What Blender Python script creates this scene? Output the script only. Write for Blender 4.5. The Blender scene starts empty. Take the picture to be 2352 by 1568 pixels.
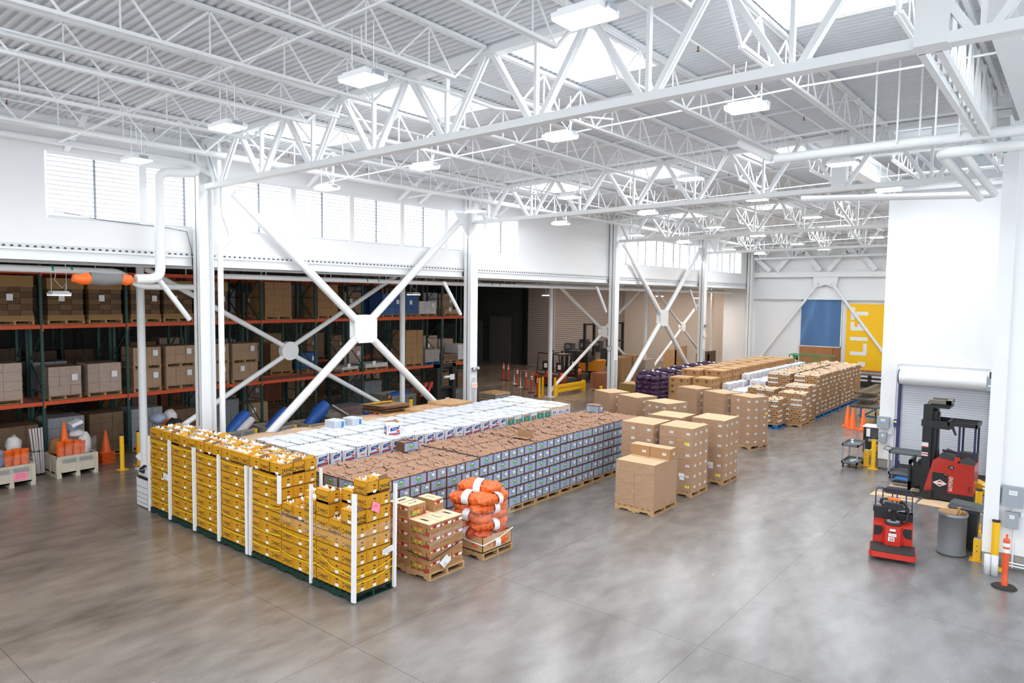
import bpy, bmesh, math, random
from mathutils import Vector, Matrix
random.seed(7)
SC = bpy.context.scene
COL = SC.collection

# ------------------------------------------------------------------ camera
cam_d = bpy.data.cameras.new('camera'); cam = bpy.data.objects.new('camera', cam_d); COL.objects.link(cam)
cam_d.sensor_width = 36.0; cam_d.lens = 24.61; cam_d.clip_end = 300; cam_d.clip_start = .05
_R = Vector((0.77468159, 0.63223513, 0.01213133)); _U = Vector((-0.05057385, 0.04282262, 0.99780184)); _F = Vector((-0.63032588, 0.77359224, -0.06514846))
M = Matrix.Identity(4)
for i in range(3):
    M[i][0] = _R[i]; M[i][1] = _U[i]; M[i][2] = -_F[i]
M[0][3], M[1][3], M[2][3] = 0.0, 0.0, 5.5
cam.matrix_world = M
SC.camera = cam

# ------------------------------------------------------------------ world, exposure
W = bpy.data.worlds.new('sky'); SC.world = W; W.use_nodes = True
bg = W.node_tree.nodes['Background']; bg.inputs[0].default_value = (.90, .95, 1.0, 1); bg.inputs[1].default_value = 2.0
SC.view_settings.view_transform = 'Standard'; SC.view_settings.look = 'None'
SC.cycles.adaptive_threshold = .025; SC.cycles.max_bounces = 8; SC.cycles.glossy_bounces = 2
SC.view_settings.exposure = 0.28; SC.view_settings.gamma = 1.0; SC.view_settings.use_curve_mapping = False
SKY_PANEL = 16.0      # daylight through the skylight lenses
WIN_PANE = 4.0        # daylight through the clerestory panes
LAMP = 40.0           # ceiling fixtures

# ------------------------------------------------------------------ materials
MATS = {}
def mat(name, col, rough=.6, metal=0.0, spec=.5, var=0.0, vscale=6.0, emit=None, estr=0.0, alpha=1.0, bump=0.0, bscale=40., coat=0.0):
    if name in MATS: return MATS[name]
    m = bpy.data.materials.new(name); m.use_nodes = True; nt = m.node_tree
    b = nt.nodes['Principled BSDF']
    c = (col[0], col[1], col[2], 1)
    b.inputs['Base Color'].default_value = c; b.inputs['Roughness'].default_value = rough
    b.inputs['Metallic'].default_value = metal; b.inputs['Specular IOR Level'].default_value = spec
    b.inputs['Coat Weight'].default_value = coat
    if alpha < 1: b.inputs['Alpha'].default_value = alpha
    if emit: b.inputs['Emission Color'].default_value = (*emit, 1); b.inputs['Emission Strength'].default_value = estr
    if var > 0 or bump > 0:
        tc = nt.nodes.new('ShaderNodeTexCoord')
        n = nt.nodes.new('ShaderNodeTexNoise'); n.inputs['Scale'].default_value = vscale; n.inputs['Detail'].default_value = 4
        nt.links.new(tc.outputs['Object'], n.inputs['Vector'])
        if var > 0:
            r = nt.nodes.new('ShaderNodeMixRGB'); r.inputs[1].default_value = tuple(min(1, x*(1-var)) for x in col)+(1,)
            r.inputs[2].default_value = tuple(min(1, x*(1+var)) for x in col)+(1,)
            nt.links.new(n.outputs['Fac'], r.inputs[0]); nt.links.new(r.outputs[0], b.inputs['Base Color'])
        if bump > 0:
            n2 = nt.nodes.new('ShaderNodeTexNoise'); n2.inputs['Scale'].default_value = bscale
            nt.links.new(tc.outputs['Object'], n2.inputs['Vector'])
            bp = nt.nodes.new('ShaderNodeBump'); bp.inputs['Strength'].default_value = bump; bp.inputs['Distance'].default_value = .02
            nt.links.new(n2.outputs['Fac'], bp.inputs['Height']); nt.links.new(bp.outputs[0], b.inputs['Normal'])
    MATS[name] = m
    return m

white = mat('white paint', (.84, .85, .86), .5)
wallw = mat('white plaster', (.86, .87, .88), .7, bump=.05, bscale=30)
steelw = mat('white steel', (.84, .86, .87), .45)
deckw = mat('white deck', (.70, .72, .75), .55)
warmw = mat('warm white wall', (.76, .69, .62), .7)
dark = mat('black', (.012, .013, .015), .5)
darkgrey = mat('dark grey', (.06, .065, .07), .5)
grey = mat('grey metal', (.33, .36, .4), .45, .3)
kraft = mat('kraft', (.55, .33, .16), .8, var=.12, vscale=3)
kraftd = mat('dark kraft', (.33, .18, .09), .8, var=.2, vscale=4)
kraftl = mat('light kraft', (.74, .53, .33), .8, var=.08, vscale=3)
wood = mat('pallet wood', (.50, .31, .14), .8, var=.25, vscale=5)
paper = mat('paper', (.85, .86, .88), .6)
orangep = mat('orange plastic', (.95, .16, .02), .45)
yellowp = mat('safety yellow', (.93, .52, .01), .4)
redp = mat('red paint', (.62, .03, .015), .35, coat=.3, var=.15)
rackor = mat('rack orange', (.70, .09, .02), .5, var=.15)
green_d = mat('dark green plastic', (.004, .032, .024), .5)
bluep = mat('pallet blue', (.01, .17, .48), .5)
rubber = mat('rubber', (.03, .028, .025), .8)
chrome = mat('steel', (.6, .6, .62), .3, .9)

def emission(name, col, s):
    m = bpy.data.materials.new(name); m.use_nodes = True; nt = m.node_tree
    nt.nodes.remove(nt.nodes['Principled BSDF'])
    e = nt.nodes.new('ShaderNodeEmission'); e.inputs[0].default_value = (*col, 1); e.inputs[1].default_value = s
    nt.links.new(e.outputs[0], nt.nodes['Material Output'].inputs[0]); MATS[name] = m; return m
sky_lens = emission('skylight lens', (.9, .95, 1.0), SKY_PANEL)
win_light = emission('window light', (.95, .98, 1.0), WIN_PANE)
lamp_lens = emission('lamp lens', (1, .98, .94), LAMP)
lamp_warm = emission('warm lamp lens', (1, .88, .76), 16); lamp_bay = emission('bay lamp lens', (1, .85, .72), 150)

def floor_material():
    m = bpy.data.materials.new('polished concrete'); m.use_nodes = True; nt = m.node_tree; N = nt.nodes; L = nt.links
    b = N['Principled BSDF']; tc = N.new('ShaderNodeTexCoord')
    def noise(scale, det, dist=0, stretch=None):
        n = N.new('ShaderNodeTexNoise'); n.inputs['Scale'].default_value = scale; n.inputs['Detail'].default_value = det; n.inputs['Distortion'].default_value = dist
        if stretch:
            mp = N.new('ShaderNodeMapping'); mp.inputs['Scale'].default_value = stretch; mp.inputs['Rotation'].default_value = (0, 0, .7)
            L.new(tc.outputs['Object'], mp.inputs[0]); L.new(mp.outputs[0], n.inputs['Vector'])
        else: L.new(tc.outputs['Object'], n.inputs['Vector'])
        return n
    n1 = noise(.42, 5, .25, (1, .55, 1)); n2 = noise(2.6, 7, .15, (1, .45, 1)); n3 = noise(45, 3)
    cr = N.new('ShaderNodeValToRGB'); cr.color_ramp.elements[0].position = .24; cr.color_ramp.elements[0].color = (.085, .078, .074, 1)
    cr.color_ramp.elements[1].position = .80; cr.color_ramp.elements[1].color = (.345, .345, .352, 1)
    mx = N.new('ShaderNodeMixRGB'); mx.inputs[0].default_value = .5; L.new(n1.outputs['Fac'], mx.inputs[1]); L.new(n2.outputs['Fac'], mx.inputs[2])
    L.new(mx.outputs[0], cr.inputs[0])
    m2 = N.new('ShaderNodeMixRGB'); m2.blend_type = 'OVERLAY'; m2.inputs[0].default_value = .35; L.new(cr.outputs[0], m2.inputs[1]); L.new(n3.outputs['Fac'], m2.inputs[2])
    # the floor colour turns browner toward the left (-X)
    sx = N.new('ShaderNodeSeparateXYZ'); L.new(tc.outputs['Object'], sx.inputs[0])
    mr = N.new('ShaderNodeMapRange'); mr.inputs['From Min'].default_value = -1; mr.inputs['From Max'].default_value = -14; L.new(sx.outputs['X'], mr.inputs['Value'])
    m3 = N.new('ShaderNodeMixRGB'); m3.blend_type = 'MULTIPLY'; m3.inputs[2].default_value = (1.0, .83, .67, 1); L.new(mr.outputs[0], m3.inputs[0]); L.new(m2.outputs[0], m3.inputs[1])
    # sawn joints every 4.15 m, 6 mm wide
    def joint(axis, pitch, off):
        a = N.new('ShaderNodeMath'); a.operation = 'ADD'; a.inputs[1].default_value = off; L.new(sx.outputs[axis], a.inputs[0])
        p = N.new('ShaderNodeMath'); p.operation = 'PINGPONG'; p.inputs[1].default_value = pitch/2; L.new(a.outputs[0], p.inputs[0])
        l = N.new('ShaderNodeMath'); l.operation = 'LESS_THAN'; l.inputs[1].default_value = .007; L.new(p.outputs[0], l.inputs[0]); return l
    j1 = joint('X', 4.15, 4.45); j2 = joint('Y', 3.55, .4)
    mxj = N.new('ShaderNodeMath'); mxj.operation = 'MAXIMUM'; L.new(j1.outputs[0], mxj.inputs[0]); L.new(j2.outputs[0], mxj.inputs[1])
    fj = N.new('ShaderNodeMath'); fj.operation = 'MULTIPLY'; fj.inputs[1].default_value = .6; L.new(mxj.outputs[0], fj.inputs[0])
    m4 = N.new('ShaderNodeMixRGB'); m4.inputs[2].default_value = (.05, .045, .04, 1); L.new(fj.outputs[0], m4.inputs[0]); L.new(m3.outputs[0], m4.inputs[1])
    L.new(m4.outputs[0], b.inputs['Base Color'])
    rr = N.new('ShaderNodeMapRange'); rr.inputs['To Min'].default_value = .17; rr.inputs['To Max'].default_value = .34; L.new(n1.outputs['Fac'], rr.inputs['Value']); L.new(rr.outputs[0], b.inputs['Roughness'])
    b.inputs['Specular IOR Level'].default_value = .9
    return m

# ------------------------------------------------------------------ mesh builder
_TXT = {}
def text_polys(s):
    if s in _TXT: return _TXT[s]
    cu = bpy.data.curves.new('t', 'FONT'); cu.body = s; cu.size = 1.0; cu.align_x = 'CENTER'; cu.resolution_u = 2; cu.offset = .012
    o = bpy.data.objects.new('t', cu); COL.objects.link(o)
    dg = bpy.context.evaluated_depsgraph_get(); me = o.evaluated_get(dg).to_mesh()
    v = [(p.co.x, p.co.y) for p in me.vertices]; f = [tuple(p.vertices) for p in me.polygons]
    o.evaluated_get(dg).to_mesh_clear(); bpy.data.objects.remove(o); bpy.data.curves.remove(cu)
    _TXT[s] = (v, f); return _TXT[s]

class MB:
    def __init__(s): s.v = []; s.f = []; s.m = []; s.slots = []; s.sm = []
    def slot(s, m):
        if m not in s.slots: s.slots.append(m)
        return s.slots.index(m)
    def add(s, vs, fs, m, T=None, smooth=False):
        o = len(s.v); k = s.slot(m)
        if T is not None: vs = [tuple(T @ Vector(p)) for p in vs]
        s.v += [tuple(p) for p in vs]
        for f in fs: s.f.append(tuple(i+o for i in f)); s.m.append(k); s.sm.append(smooth)
        return s
    def box(s, x0, y0, z0, x1, y1, z1, m, T=None):
        vs = [(x0,y0,z0),(x1,y0,z0),(x1,y1,z0),(x0,y1,z0),(x0,y0,z1),(x1,y0,z1),(x1,y1,z1),(x0,y1,z1)]
        return s.add(vs, [(0,3,2,1),(4,5,6,7),(0,1,5,4),(1,2,6,5),(2,3,7,6),(3,0,4,7)], m, T)
    def cbox(s, c, d, m, T=None):
        return s.box(c[0]-d[0]/2, c[1]-d[1]/2, c[2]-d[2]/2, c[0]+d[0]/2, c[1]+d[1]/2, c[2]+d[2]/2, m, T)
    def quad(s, a, b, c, d, m, T=None): return s.add([a,b,c,d], [(0,1,2,3)], m, T)
    def frame(s, p, q):
        p, q = Vector(p), Vector(q); z = (q-p).normalized(); up = Vector((0,0,1)) if abs(z.z) < .99 else Vector((0,1,0))
        x = up.cross(z).normalized(); y = z.cross(x); return p, q, x, y
    def bar(s, p, q, w, h, m, T=None):      # rectangular bar, w sideways, h along the up side
        p, q, x, y = s.frame(p, q); vs = []
        for c in (p, q):
            for a, b in ((-1,-1),(1,-1),(1,1),(-1,1)): vs.append(c+x*(a*w/2)+y*(b*h/2))
        return s.add(vs, [(0,3,2,1),(4,5,6,7),(0,1,5,4),(1,2,6,5),(2,3,7,6),(3,0,4,7)], m, T)
    def tube(s, pts, r, m, n=10, T=None, cap=True):
        pts = [Vector(p) for p in pts]; vs = []; fs = []
        rr = r if isinstance(r, (list, tuple)) else [r]*len(pts)
        X = None
        for i, p in enumerate(pts):
            if i == 0: d = pts[1]-p
            elif i == len(pts)-1: d = p-pts[i-1]
            else: d = (pts[i+1]-p).normalized()+(p-pts[i-1]).normalized()
            d.normalize()
            if X is None:
                up = Vector((0,0,1)) if abs(d.z) < .9 else Vector((0,1,0)); X = up.cross(d).normalized()
            else: X = (X-d*X.dot(d)).normalized()
            Y = d.cross(X)
            for k in range(n):
                a = 2*math.pi*k/n; vs.append(p+X*(rr[i]*math.cos(a))+Y*(rr[i]*math.sin(a)))
        for i in range(len(pts)-1):
            for k in range(n):
                a = i*n+k; b = i*n+(k+1)%n; fs.append((a,b,b+n,a+n))
        s.add(vs, fs, m, T, True)
        if cap:
            s.add(vs[:n], [tuple(range(n-1,-1,-1))], m, T); s.add(vs[-n:], [tuple(range(n))], m, T)
        return s
    def lathe(s, prof, m, n=20, T=None, smooth=True, ex=1, ey=1, cap=True):
        vs = []; fs = []
        for r, z in prof:
            for k in range(n): a = 2*math.pi*k/n; vs.append((ex*r*math.cos(a), ey*r*math.sin(a), z))
        for i in range(len(prof)-1):
            for k in range(n): a = i*n+k; b = i*n+(k+1)%n; fs.append((a,b,b+n,a+n))
        s.add(vs, fs, m, T, smooth)
        if cap: s.add(vs[:n], [tuple(range(n-1,-1,-1))], m, T); s.add(vs[-n:], [tuple(range(n))], m, T)
        return s
    def prism(s, poly, a, b, m, T=None, axis='z'):   # polygon extruded; axis z: (x,y) ; y: (x,z) ; x: (y,z)
        n = len(poly)
        def P(p, t): return {'z': (p[0],p[1],t), 'y': (p[0],t,p[1]), 'x': (t,p[0],p[1])}[axis]
        vs = [P(p, a) for p in poly]+[P(p, b) for p in poly]
        fs = [tuple(range(n-1,-1,-1)), tuple(range(n, 2*n))]+[(i,(i+1)%n,n+(i+1)%n,n+i) for i in range(n)]
        return s.add(vs, fs, m, T)
    def text(s, t, o, ux, uy, h, m, T=None, sx=1.0):
        v, f = text_polys(t); o = Vector(o); ux = Vector(ux); uy = Vector(uy)
        return s.add([o+ux*(a*h*sx)+uy*(b*h) for a, b in v], f, m, T)
    def disc(s, o, ux, uy, rx, ry, m, n=18, T=None):
        o = Vector(o); ux = Vector(ux); uy = Vector(uy)
        return s.add([o+ux*(rx*math.cos(2*math.pi*k/n))+uy*(ry*math.sin(2*math.pi*k/n)) for k in range(n)], [tuple(range(n))], m, T)
    def mesh(s, name):
        me = bpy.data.meshes.new(name); me.from_pydata([tuple(p) for p in s.v], [], s.f)
        for m in s.slots: me.materials.append(m)
        me.polygons.foreach_set('material_index', s.m); me.polygons.foreach_set('use_smooth', s.sm); me.update(); return me
    def build(s, name, parent=None, loc=(0,0,0), rz=0, link=True):
        o = bpy.data.objects.new(name, s.mesh(name)); o.location = loc; o.rotation_euler = (0,0,rz)
        if link: COL.objects.link(o)
        if parent: o.parent = parent
        return o

def tag(o, label=None, cat=None, group=None, kind=None):
    if label: o['label'] = label
    if cat: o['category'] = cat
    if group: o['group'] = group
    if kind: o['kind'] = kind
    return o
def thing(name, label, cat, loc=(0,0,0), rz=0, group=None, link=True):
    o = bpy.data.objects.new(name, None); o.location = loc; o.rotation_euler = (0,0,rz); o.empty_display_size = .2
    if link: COL.objects.link(o)
    return tag(o, label, cat, group)
def struct(mb, name, **k): return tag(mb.build(name, **k), kind='structure')
KIDS = {}
def proto(root, kids): KIDS[root] = kids; return root     # kids: list of (obj, [sub objs])
def dup(root, loc, rz=0, label=None, group=None, cat=None):
    r = root.copy(); COL.objects.link(r); r.location = loc; r.rotation_euler = (0,0,rz)
    tag(r, label, cat, group)
    for k, subs in KIDS.get(root, []):
        c = k.copy(); COL.objects.link(c); c.parent = r
        for sb in subs:
            d = sb.copy(); COL.objects.link(d); d.parent = c
    return r
ORD = ['first','second','third','fourth','fifth','sixth','seventh','eighth','ninth','tenth','eleventh','twelfth','thirteenth','fourteenth','fifteenth','sixteenth','seventeenth','eighteenth','nineteenth','twentieth']
def RZ(a): return Matrix.Rotation(a, 4, 'Z')
def TR(x, y, z, a=0): return Matrix.Translation((x,y,z)) @ RZ(a)

# ------------------------------------------------------------------ shell
COLY = [9.45, 20.1, 30.8, 41.45]; XC = -18.7
def topz(x): return 9.50+.030*(x+18.7) if x < -4 else 9.94    # top chord of trusses / joists
def deckz(x): return topz(x)+.012
def lowz(x): return 8.28+.012*(x+18.7)

f = MB(); f.quad((-46,-12,0),(10,-12,0),(10,55,0),(-46,55,0), floor_material()); struct(f, 'floor')

# roof deck: ribs run along X, skylight wells left open
SKYX = [(-4.0,-2.25),(-8.1,-6.4),(-12.25,-10.55),(-16.4,-14.7)]
SKYY = [(-.9,1.4),(9.75,12.0),(20.4,22.65),(31.1,33.35),(41.75,44.0)]
def make_deck():
    d = MB(); y = -8.0; P = .1524
    xs_all = [-19.0, 9.0]
    while y < 50.2:
        cuts = [s for s in SKYX] if any(a-.02 <= y+P/2 <= b+.02 for a, b in SKYY) else []
        segs = []; x = xs_all[0]
        for a, b in sorted(cuts): segs.append((x, a)); x = b
        segs.append((x, xs_all[1]))
        for a, b in segs:
            xs = [a]+([-4.0] if a < -4 < b else [])+[b]
            for u, v in zip(xs[:-1], xs[1:]):
                prof = [(0,0),(.05,0),(.062,.04),(.135,.04),(.1524,0)]
                vs = []
                for q, dz in prof: vs.append((u, y+q, deckz(u)+dz)); vs.append((v, y+q, deckz(v)+dz))
                d.add(vs, [(2*i,2*i+2,2*i+3,2*i+1) for i in range(4)], deckw)
        y += P
    d.box(-19, -8, 10.35, 9, 50.5, 10.4, deckw)  # unseen slab above the ribs, added to keep the sky out
    return d
struct(make_deck(), 'ceiling')
for j, (y0, y1) in enumerate(SKYY):
    for i, (x0, x1) in enumerate(SKYX):
        s = thing('window_%d' % (101+j*4+i), None, None, ((x0+x1)/2, (y0+y1)/2, deckz(x0))); s['kind'] = 'structure'
        w = (x1-x0)/2; h = (y1-y0)/2
        c = MB()
        for a in ((-w-.04,-h-.04,-w,h+.04),(w,-h-.04,w+.04,h+.04),(-w,-h-.04,w,-h),(-w,h,w,h+.04)): c.box(a[0],a[1],-.02,a[2],a[3],.26, white)
        c.build('curb', s)
        l = MB(); l.quad((-w,-h,.25),(-w,h,.25),(w,h,.25),(w,-h,.25), sky_lens); l.build('lens', s)

# left wall above the low roof, with clerestory openings
WZ0, WZ1 = 7.19, 8.72
WINS = [(5.84, 23.42), (31.55, 48.45)]
w = MB(); x0, x1 = -19.05, -18.72
w.box(x0, -8, 6.55, x1, 50, WZ0, wallw); w.box(x0-.25, -8, WZ1, x1, 50, 9.75, wallw)
ys = [-8]+[a for p in WINS for a in p]+[50]
for a, b in zip(ys[::2], ys[1::2]): w.box(x0, a, WZ0, x1, b, WZ1, wallw)
struct(w, 'wall_left')
n = 0; louv = mat('louvre', (.80,.82,.86), .5)
for (a, b) in WINS:
    k = 8 if a < 20 else 8; step = (b-a)/k
    for i in range(k):
        n += 1; y0 = a+i*step+.09; y1 = a+(i+1)*step-.09
        o = thing('window_%d' % n, None, None, (XC-.2, (y0+y1)/2, WZ0)); o['kind'] = 'structure'
        h = (y1-y0)/2; H = WZ1-WZ0
        fr = MB()
        for p in ((-.05,-h-.18,-.0,.12,-h,H),(-.05,h,-.0,.12,h+.0,H)): pass
        fr.box(-.02,-.025,0,.05,.025,H, grey); fr.box(-.05,-h,0,.08,h,.07, deckw); fr.box(-.05,-h,H-.05,.08,h,H, white)
        fr.box(-.06,h,0,.14,h+.18,H, white)
        fr.build('window_frame', o)
        lv = MB()
        nl = 13
        for q in range(nl):
            z = .08+(H-.12)*(q+.5)/nl
            lv.bar((.0,-h,z),(.0,h,z),.06,.026, louv)
        lv.build('louvre', o)
        p = MB(); p.quad((-.07,-h,0),(-.07,-h,H),(-.07,h,H),(-.07,h,0), win_light); p.build('pane', o)

# low roof over the rack area, its edge beam and the little flute ends above the beam
lr = MB(); lr.box(-46, -8, 6.52, -18.75, 55.3, 6.6, mat('low deck', (.42,.40,.38), .7)); struct(lr, 'ceiling_low')
ed = MB(); ed.box(-19.0, -8, 6.46, -18.70, 50, 6.56, deckw)
y = -8
while y < 50: ed.prism([(y,6.475),(y+.07,6.475),(y+.06,6.515),(y+.01,6.515)], -18.72, -18.692, darkgrey, axis='x'); y += .1524
struct(ed, 'trim_1')
ew = MB(); ew.box(-20.6, 50, 0, 9, 50.3, 10.3, wallw); ew.box(-20.6, 50.3, 0, -20.35, 55, 6.52, warmw); ew.box(-32, 55, 0, -20.35, 55.3, 6.52, warmw)
struct(ew, 'wall_end')
# block with the roller door, and the near wall on the right
dw = MB(); dw.box(-5.05, 25.45, .28, 8.2, 25.75, 9.2, wallw); dw.box(-5.05, 25.75, .28, -4.75, 50, 9.2, wallw); dw.box(-5.03, 25.47, 0, 8, 25.9, .28, mat('raw concrete', (.33,.31,.28), .8, var=.2))
struct(dw, 'wall_right')
nw = MB(); nw.box(-1.33, 17.5, .3, 8.2, 17.85, 10.0, wallw); nw.box(-1.30, 17.52, 0, 8, 17.8, .3, MATS['raw concrete']); struct(nw, 'wall_near')
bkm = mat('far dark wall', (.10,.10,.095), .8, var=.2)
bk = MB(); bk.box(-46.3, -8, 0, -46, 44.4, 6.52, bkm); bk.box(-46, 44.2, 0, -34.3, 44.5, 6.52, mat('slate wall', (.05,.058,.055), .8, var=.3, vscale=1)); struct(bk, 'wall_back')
fw = MB(); fw.box(-46, -8.2, 0, -18.75, -8, 6.52, bkm); struct(fw, 'wall_front')  # unseen wall, added to keep sky light out of the rack area
# slatted loading-dock wall: a short return, then a long run
sl = MB(); slm = mat('slat wall', (.50,.45,.42), .6); sld = mat('slat gap', (.14,.12,.12), .8)
sl.box(-34.3, 44.1, 0, -31.8, 44.3, 6.5, slm); sl.box(-32.0, 44.3, 0, -31.85, 55, 6.5, slm)
z = .15
while z < 6.4:
    sl.box(-34.3, 44.08, z, -31.8, 44.1, z+.035, sld); sl.box(-31.86, 44.1, z, -31.825, 55, z+.035, sld); z += .155
sl.box(-34.75, 43.95, 0, -34.3, 44.2, 6.5, dark)
struct(sl, 'wall_dock')
# ------------------------------------------------------------------ steel frame
def hcol(mb, x, y, z0, z1, b=.36, h=.40, m=steelw, t=.03):     # wide-flange column, flanges facing +-y
    mb.box(x-b/2, y-h/2, z0, x+b/2, y-h/2+t, z1, m); mb.box(x-b/2, y+h/2-t, z0, x+b/2, y+h/2, z1, m); mb.box(x-t/2, y-h/2, z0, x+t/2, y+h/2, z1, m)
CN = ['nearest', 'second', 'third', 'fourth', 'fifth']
for k, y in enumerate(COLY+[49.5]):
    c = thing('steel_column', 'white steel wall column under the clerestory windows, %s from the camera' % CN[k], 'column', (-18.47, y, 0))
    m = MB(); hcol(m, 0, 0, .02, 9.3); m.box(-.18,-.17,.02,.18,-.12,3,steelw) if 0 else None
    m.box(.02,-.17,.02,.17,.17,9.2, steelw) if k in (1,2,3) else None
    m.build('shaft', c)
    p = MB(); p.box(-.28,-.28,0,.28,.28,.03, steelw); p.build('base_plate', c)
    if k < 4:
        p = MB(); p.prism([(.2,8.5),(.95,8.5),(.2,7.7)], -.02, .02, steelw, axis='x') if k in (0,2) else p.prism([(-.2,8.6),(-.95,8.6),(-.2,7.7)], -.02, .02, steelw, axis='x')
        p.build('gusset_plate', c)
    if k in (1, 2, 3):
        p = MB(); p.box(.175,-.1,1.0,.20,.1,2.3, mat('pale grey box', (.55,.58,.62), .4)); p.build('conduit_box', c)
for k, (a, b) in enumerate(zip([-8]+COLY, COLY+[50])):
    e = MB(); e.box(-.17, a+.18, 6.19, .03, b-.18, 6.22, steelw); e.box(-.17, a+.18, 6.42, .03, b-.18, 6.46, steelw); e.box(-.08, a+.18, 6.22, -.04, b-.18, 6.42, steelw)
    tag(e.build('edge_beam', loc=(-18.72,0,0)), 'long white steel beam below the clerestory windows, %s bay from the camera' % ORD[k], 'beam')

def brace(name, label, x, y0, y1, z0, z1, r, plate, plate_round):
    b = thing(name, label, 'brace', (x, (y0+y1)/2, 0)); hy = (y1-y0)/2; zc = (z0+z1)/2
    for sy in (-1, 1):
        for sz in (-1, 1):
            t = MB(); e = (0, sy*hy, z1 if sz > 0 else z0); t.tube([(0, sy*plate*.5, zc+sz*plate*.5), e], r, steelw, 12)
            e2 = (0, sy*(hy+.35), (z1 if sz > 0 else z0)+sz*.25); t.bar(e, e2, .03, r*2.2, steelw); t.build('diagonal_tube', b)
    p = MB()
    if plate_round: p.tube([(-.12,0,zc),(.12,0,zc)], plate, steelw, 24)
    else:
        q = plate; c = .16
        poly = [(-q+c,zc-q),(q-c,zc-q),(q,zc-q+c),(q,zc+q-c),(q-c,zc+q),(-q+c,zc+q),(-q,zc+q-c),(-q,zc-q+c)]
        p.prism(poly, -.14, -.11, steelw, axis='x'); p.prism(poly, .11, .14, steelw, axis='x'); p.box(-.11,-q+.1,zc-q+.1,.11,q-.1,zc+q-.1, steelw)
    p.build('centre_plate', b)
brace('cross_brace', 'big white X brace with square centre plate beside the nearest wall column', -18.45, 10.3, 19.4, .45, 8.25, .13, .46, False)
brace('cross_brace', 'distant white X brace with square centre plate between third and fourth wall columns', -18.45, 31.6, 40.6, .45, 8.25, .13, .46, False)
brace('cross_brace', 'thinner white X brace with round plate in front of the nearest pallet racks', -22.4, 9.6, 19.6, .6, 6.2, .09, .34, True)
brace('cross_brace', 'thinner white X brace with round plate beyond the forklifts, left of the clock column', -22.4, 31.3, 41.0, .6, 6.2, .09, .34, True)
brace('cross_brace', 'thinnest white X brace farthest away under the low roof', -22.4, 42.3, 51.5, .6, 6.2, .09, .34, True)
for k, y in enumerate(COLY+[52.1]):
    c = MB(); c.tube([(0,0,.02),(0,0,6.4)], .115, steelw, 16); c.box(-.2,-.2,0,.2,.2,.03, steelw)
    tag(c.build('pipe_column', loc=(-22.4, y, 0)), 'slim round white column under the low roof, %s from the camera' % CN[k], 'column')
for k, y in enumerate(COLY):       # knee braces under the edge beam side
    c = MB(); c.tube([(0,-.22,4.75),(0,-1.15,5.98)], .07, steelw, 10)
    tag(c.build('knee_brace', loc=(-18.75, y-.05, 0)), 'short white diagonal strut behind the %s wall column' % CN[k], 'brace')

# ------------------------------------------------------------------ roof trusses and joists
TN = [-2.05, -4.12, -6.2, -8.28, -10.36, -12.44, -14.52, -16.6]
def truss(y, label, xr=8.0):
    t = thing('roof_truss', label, 'truss', (0, y, 0))
    c = MB(); c.bar((-18.3,0,topz(-18.3)-.07),(-4,0,topz(-4)-.07), .20,.14, steelw); c.bar((-4,0,topz(-4)-.07),(xr,0,topz(-4)-.07), .20,.14, steelw); c.build('top_chord', t)
    c = MB(); c.bar((-18.2,0,lowz(-18.2)),(-4,0,lowz(-4)), .20,.13, steelw); c.bar((-4,0,lowz(-4)),(xr,0,lowz(0)), .20,.13, steelw); c.build('bottom_chord', t)
    tn = [6.3,4.2,2.1,0.02]+TN+[-18.4]
    for i, a in enumerate(tn[:-1]):
        b = tn[i+1]; m = (a+b)/2 if i < len(tn)-2 else -17.6
        zt = lambda x: topz(x)-.12
        w = MB(); w.bar((m,0,lowz(m)),(m,0,zt(m)), .06,.09, steelw)
        w.build('vertical', t)
        for e, s in ((a, 1), (b, -1)):
            w = MB(); w.bar((m+.1*s,.035,lowz(m)),(e-.08*s,.035,zt(e)), .05,.09, steelw); w.bar((m+.1*s,-.05,lowz(m)),(e-.08*s,-.05,zt(e)), .03,.09, steelw); w.build('diagonal', t)
    return t
for k, y in enumerate([-1.2]+COLY+[49.3]):
    truss(y, ['white roof truss over the camera','nearest white roof truss crossing the top of the view','second white roof truss from the camera','third white roof truss from the camera','fourth white roof truss from the camera','last white roof truss against the end wall'][k])
def joist_proto(L):
    r = thing('bar_joist', None, 'joist', link=False); kids = []
    def part(mb, n): kids.append((mb.build(n, link=False), []))
    a = MB(); a.bar((-.03,.15,-.03),(-.03,L-.15,-.03), .05,.06, steelw); a.bar((.03,.15,-.03),(.03,L-.15,-.03), .05,.06, steelw); part(a, 'top_chord')
    a = MB(); D = .72; a.bar((-.03,.9,-D),(-.03,L-.9,-D), .045,.05, steelw); a.bar((.03,.9,-D),(.03,L-.9,-D), .045,.05, steelw); part(a, 'bottom_chord')
    a = MB(); n = 7; st = (L-1.8)/n
    a.bar((0,.2,-.06),(0,.9,-D), .04,.04, steelw); a.bar((0,L-.2,-.06),(0,L-.9,-D), .04,.04, steelw)
    for i in range(n):
        y0 = .9+i*st; a.bar((0,y0,-D),(0,y0+st*.55,-.06), .022,.03, steelw); a.bar((0,y0+st*.55,-.06),(0,y0+st,-D), .022,.03, steelw); a.bar((0,y0+st*.55,-D),(0,y0+st*.55,-.06), .018,.022, steelw)
    part(a, 'web'); return proto(r, kids)
J = joist_proto(10.65); JS = joist_proto(8.1)
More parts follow.
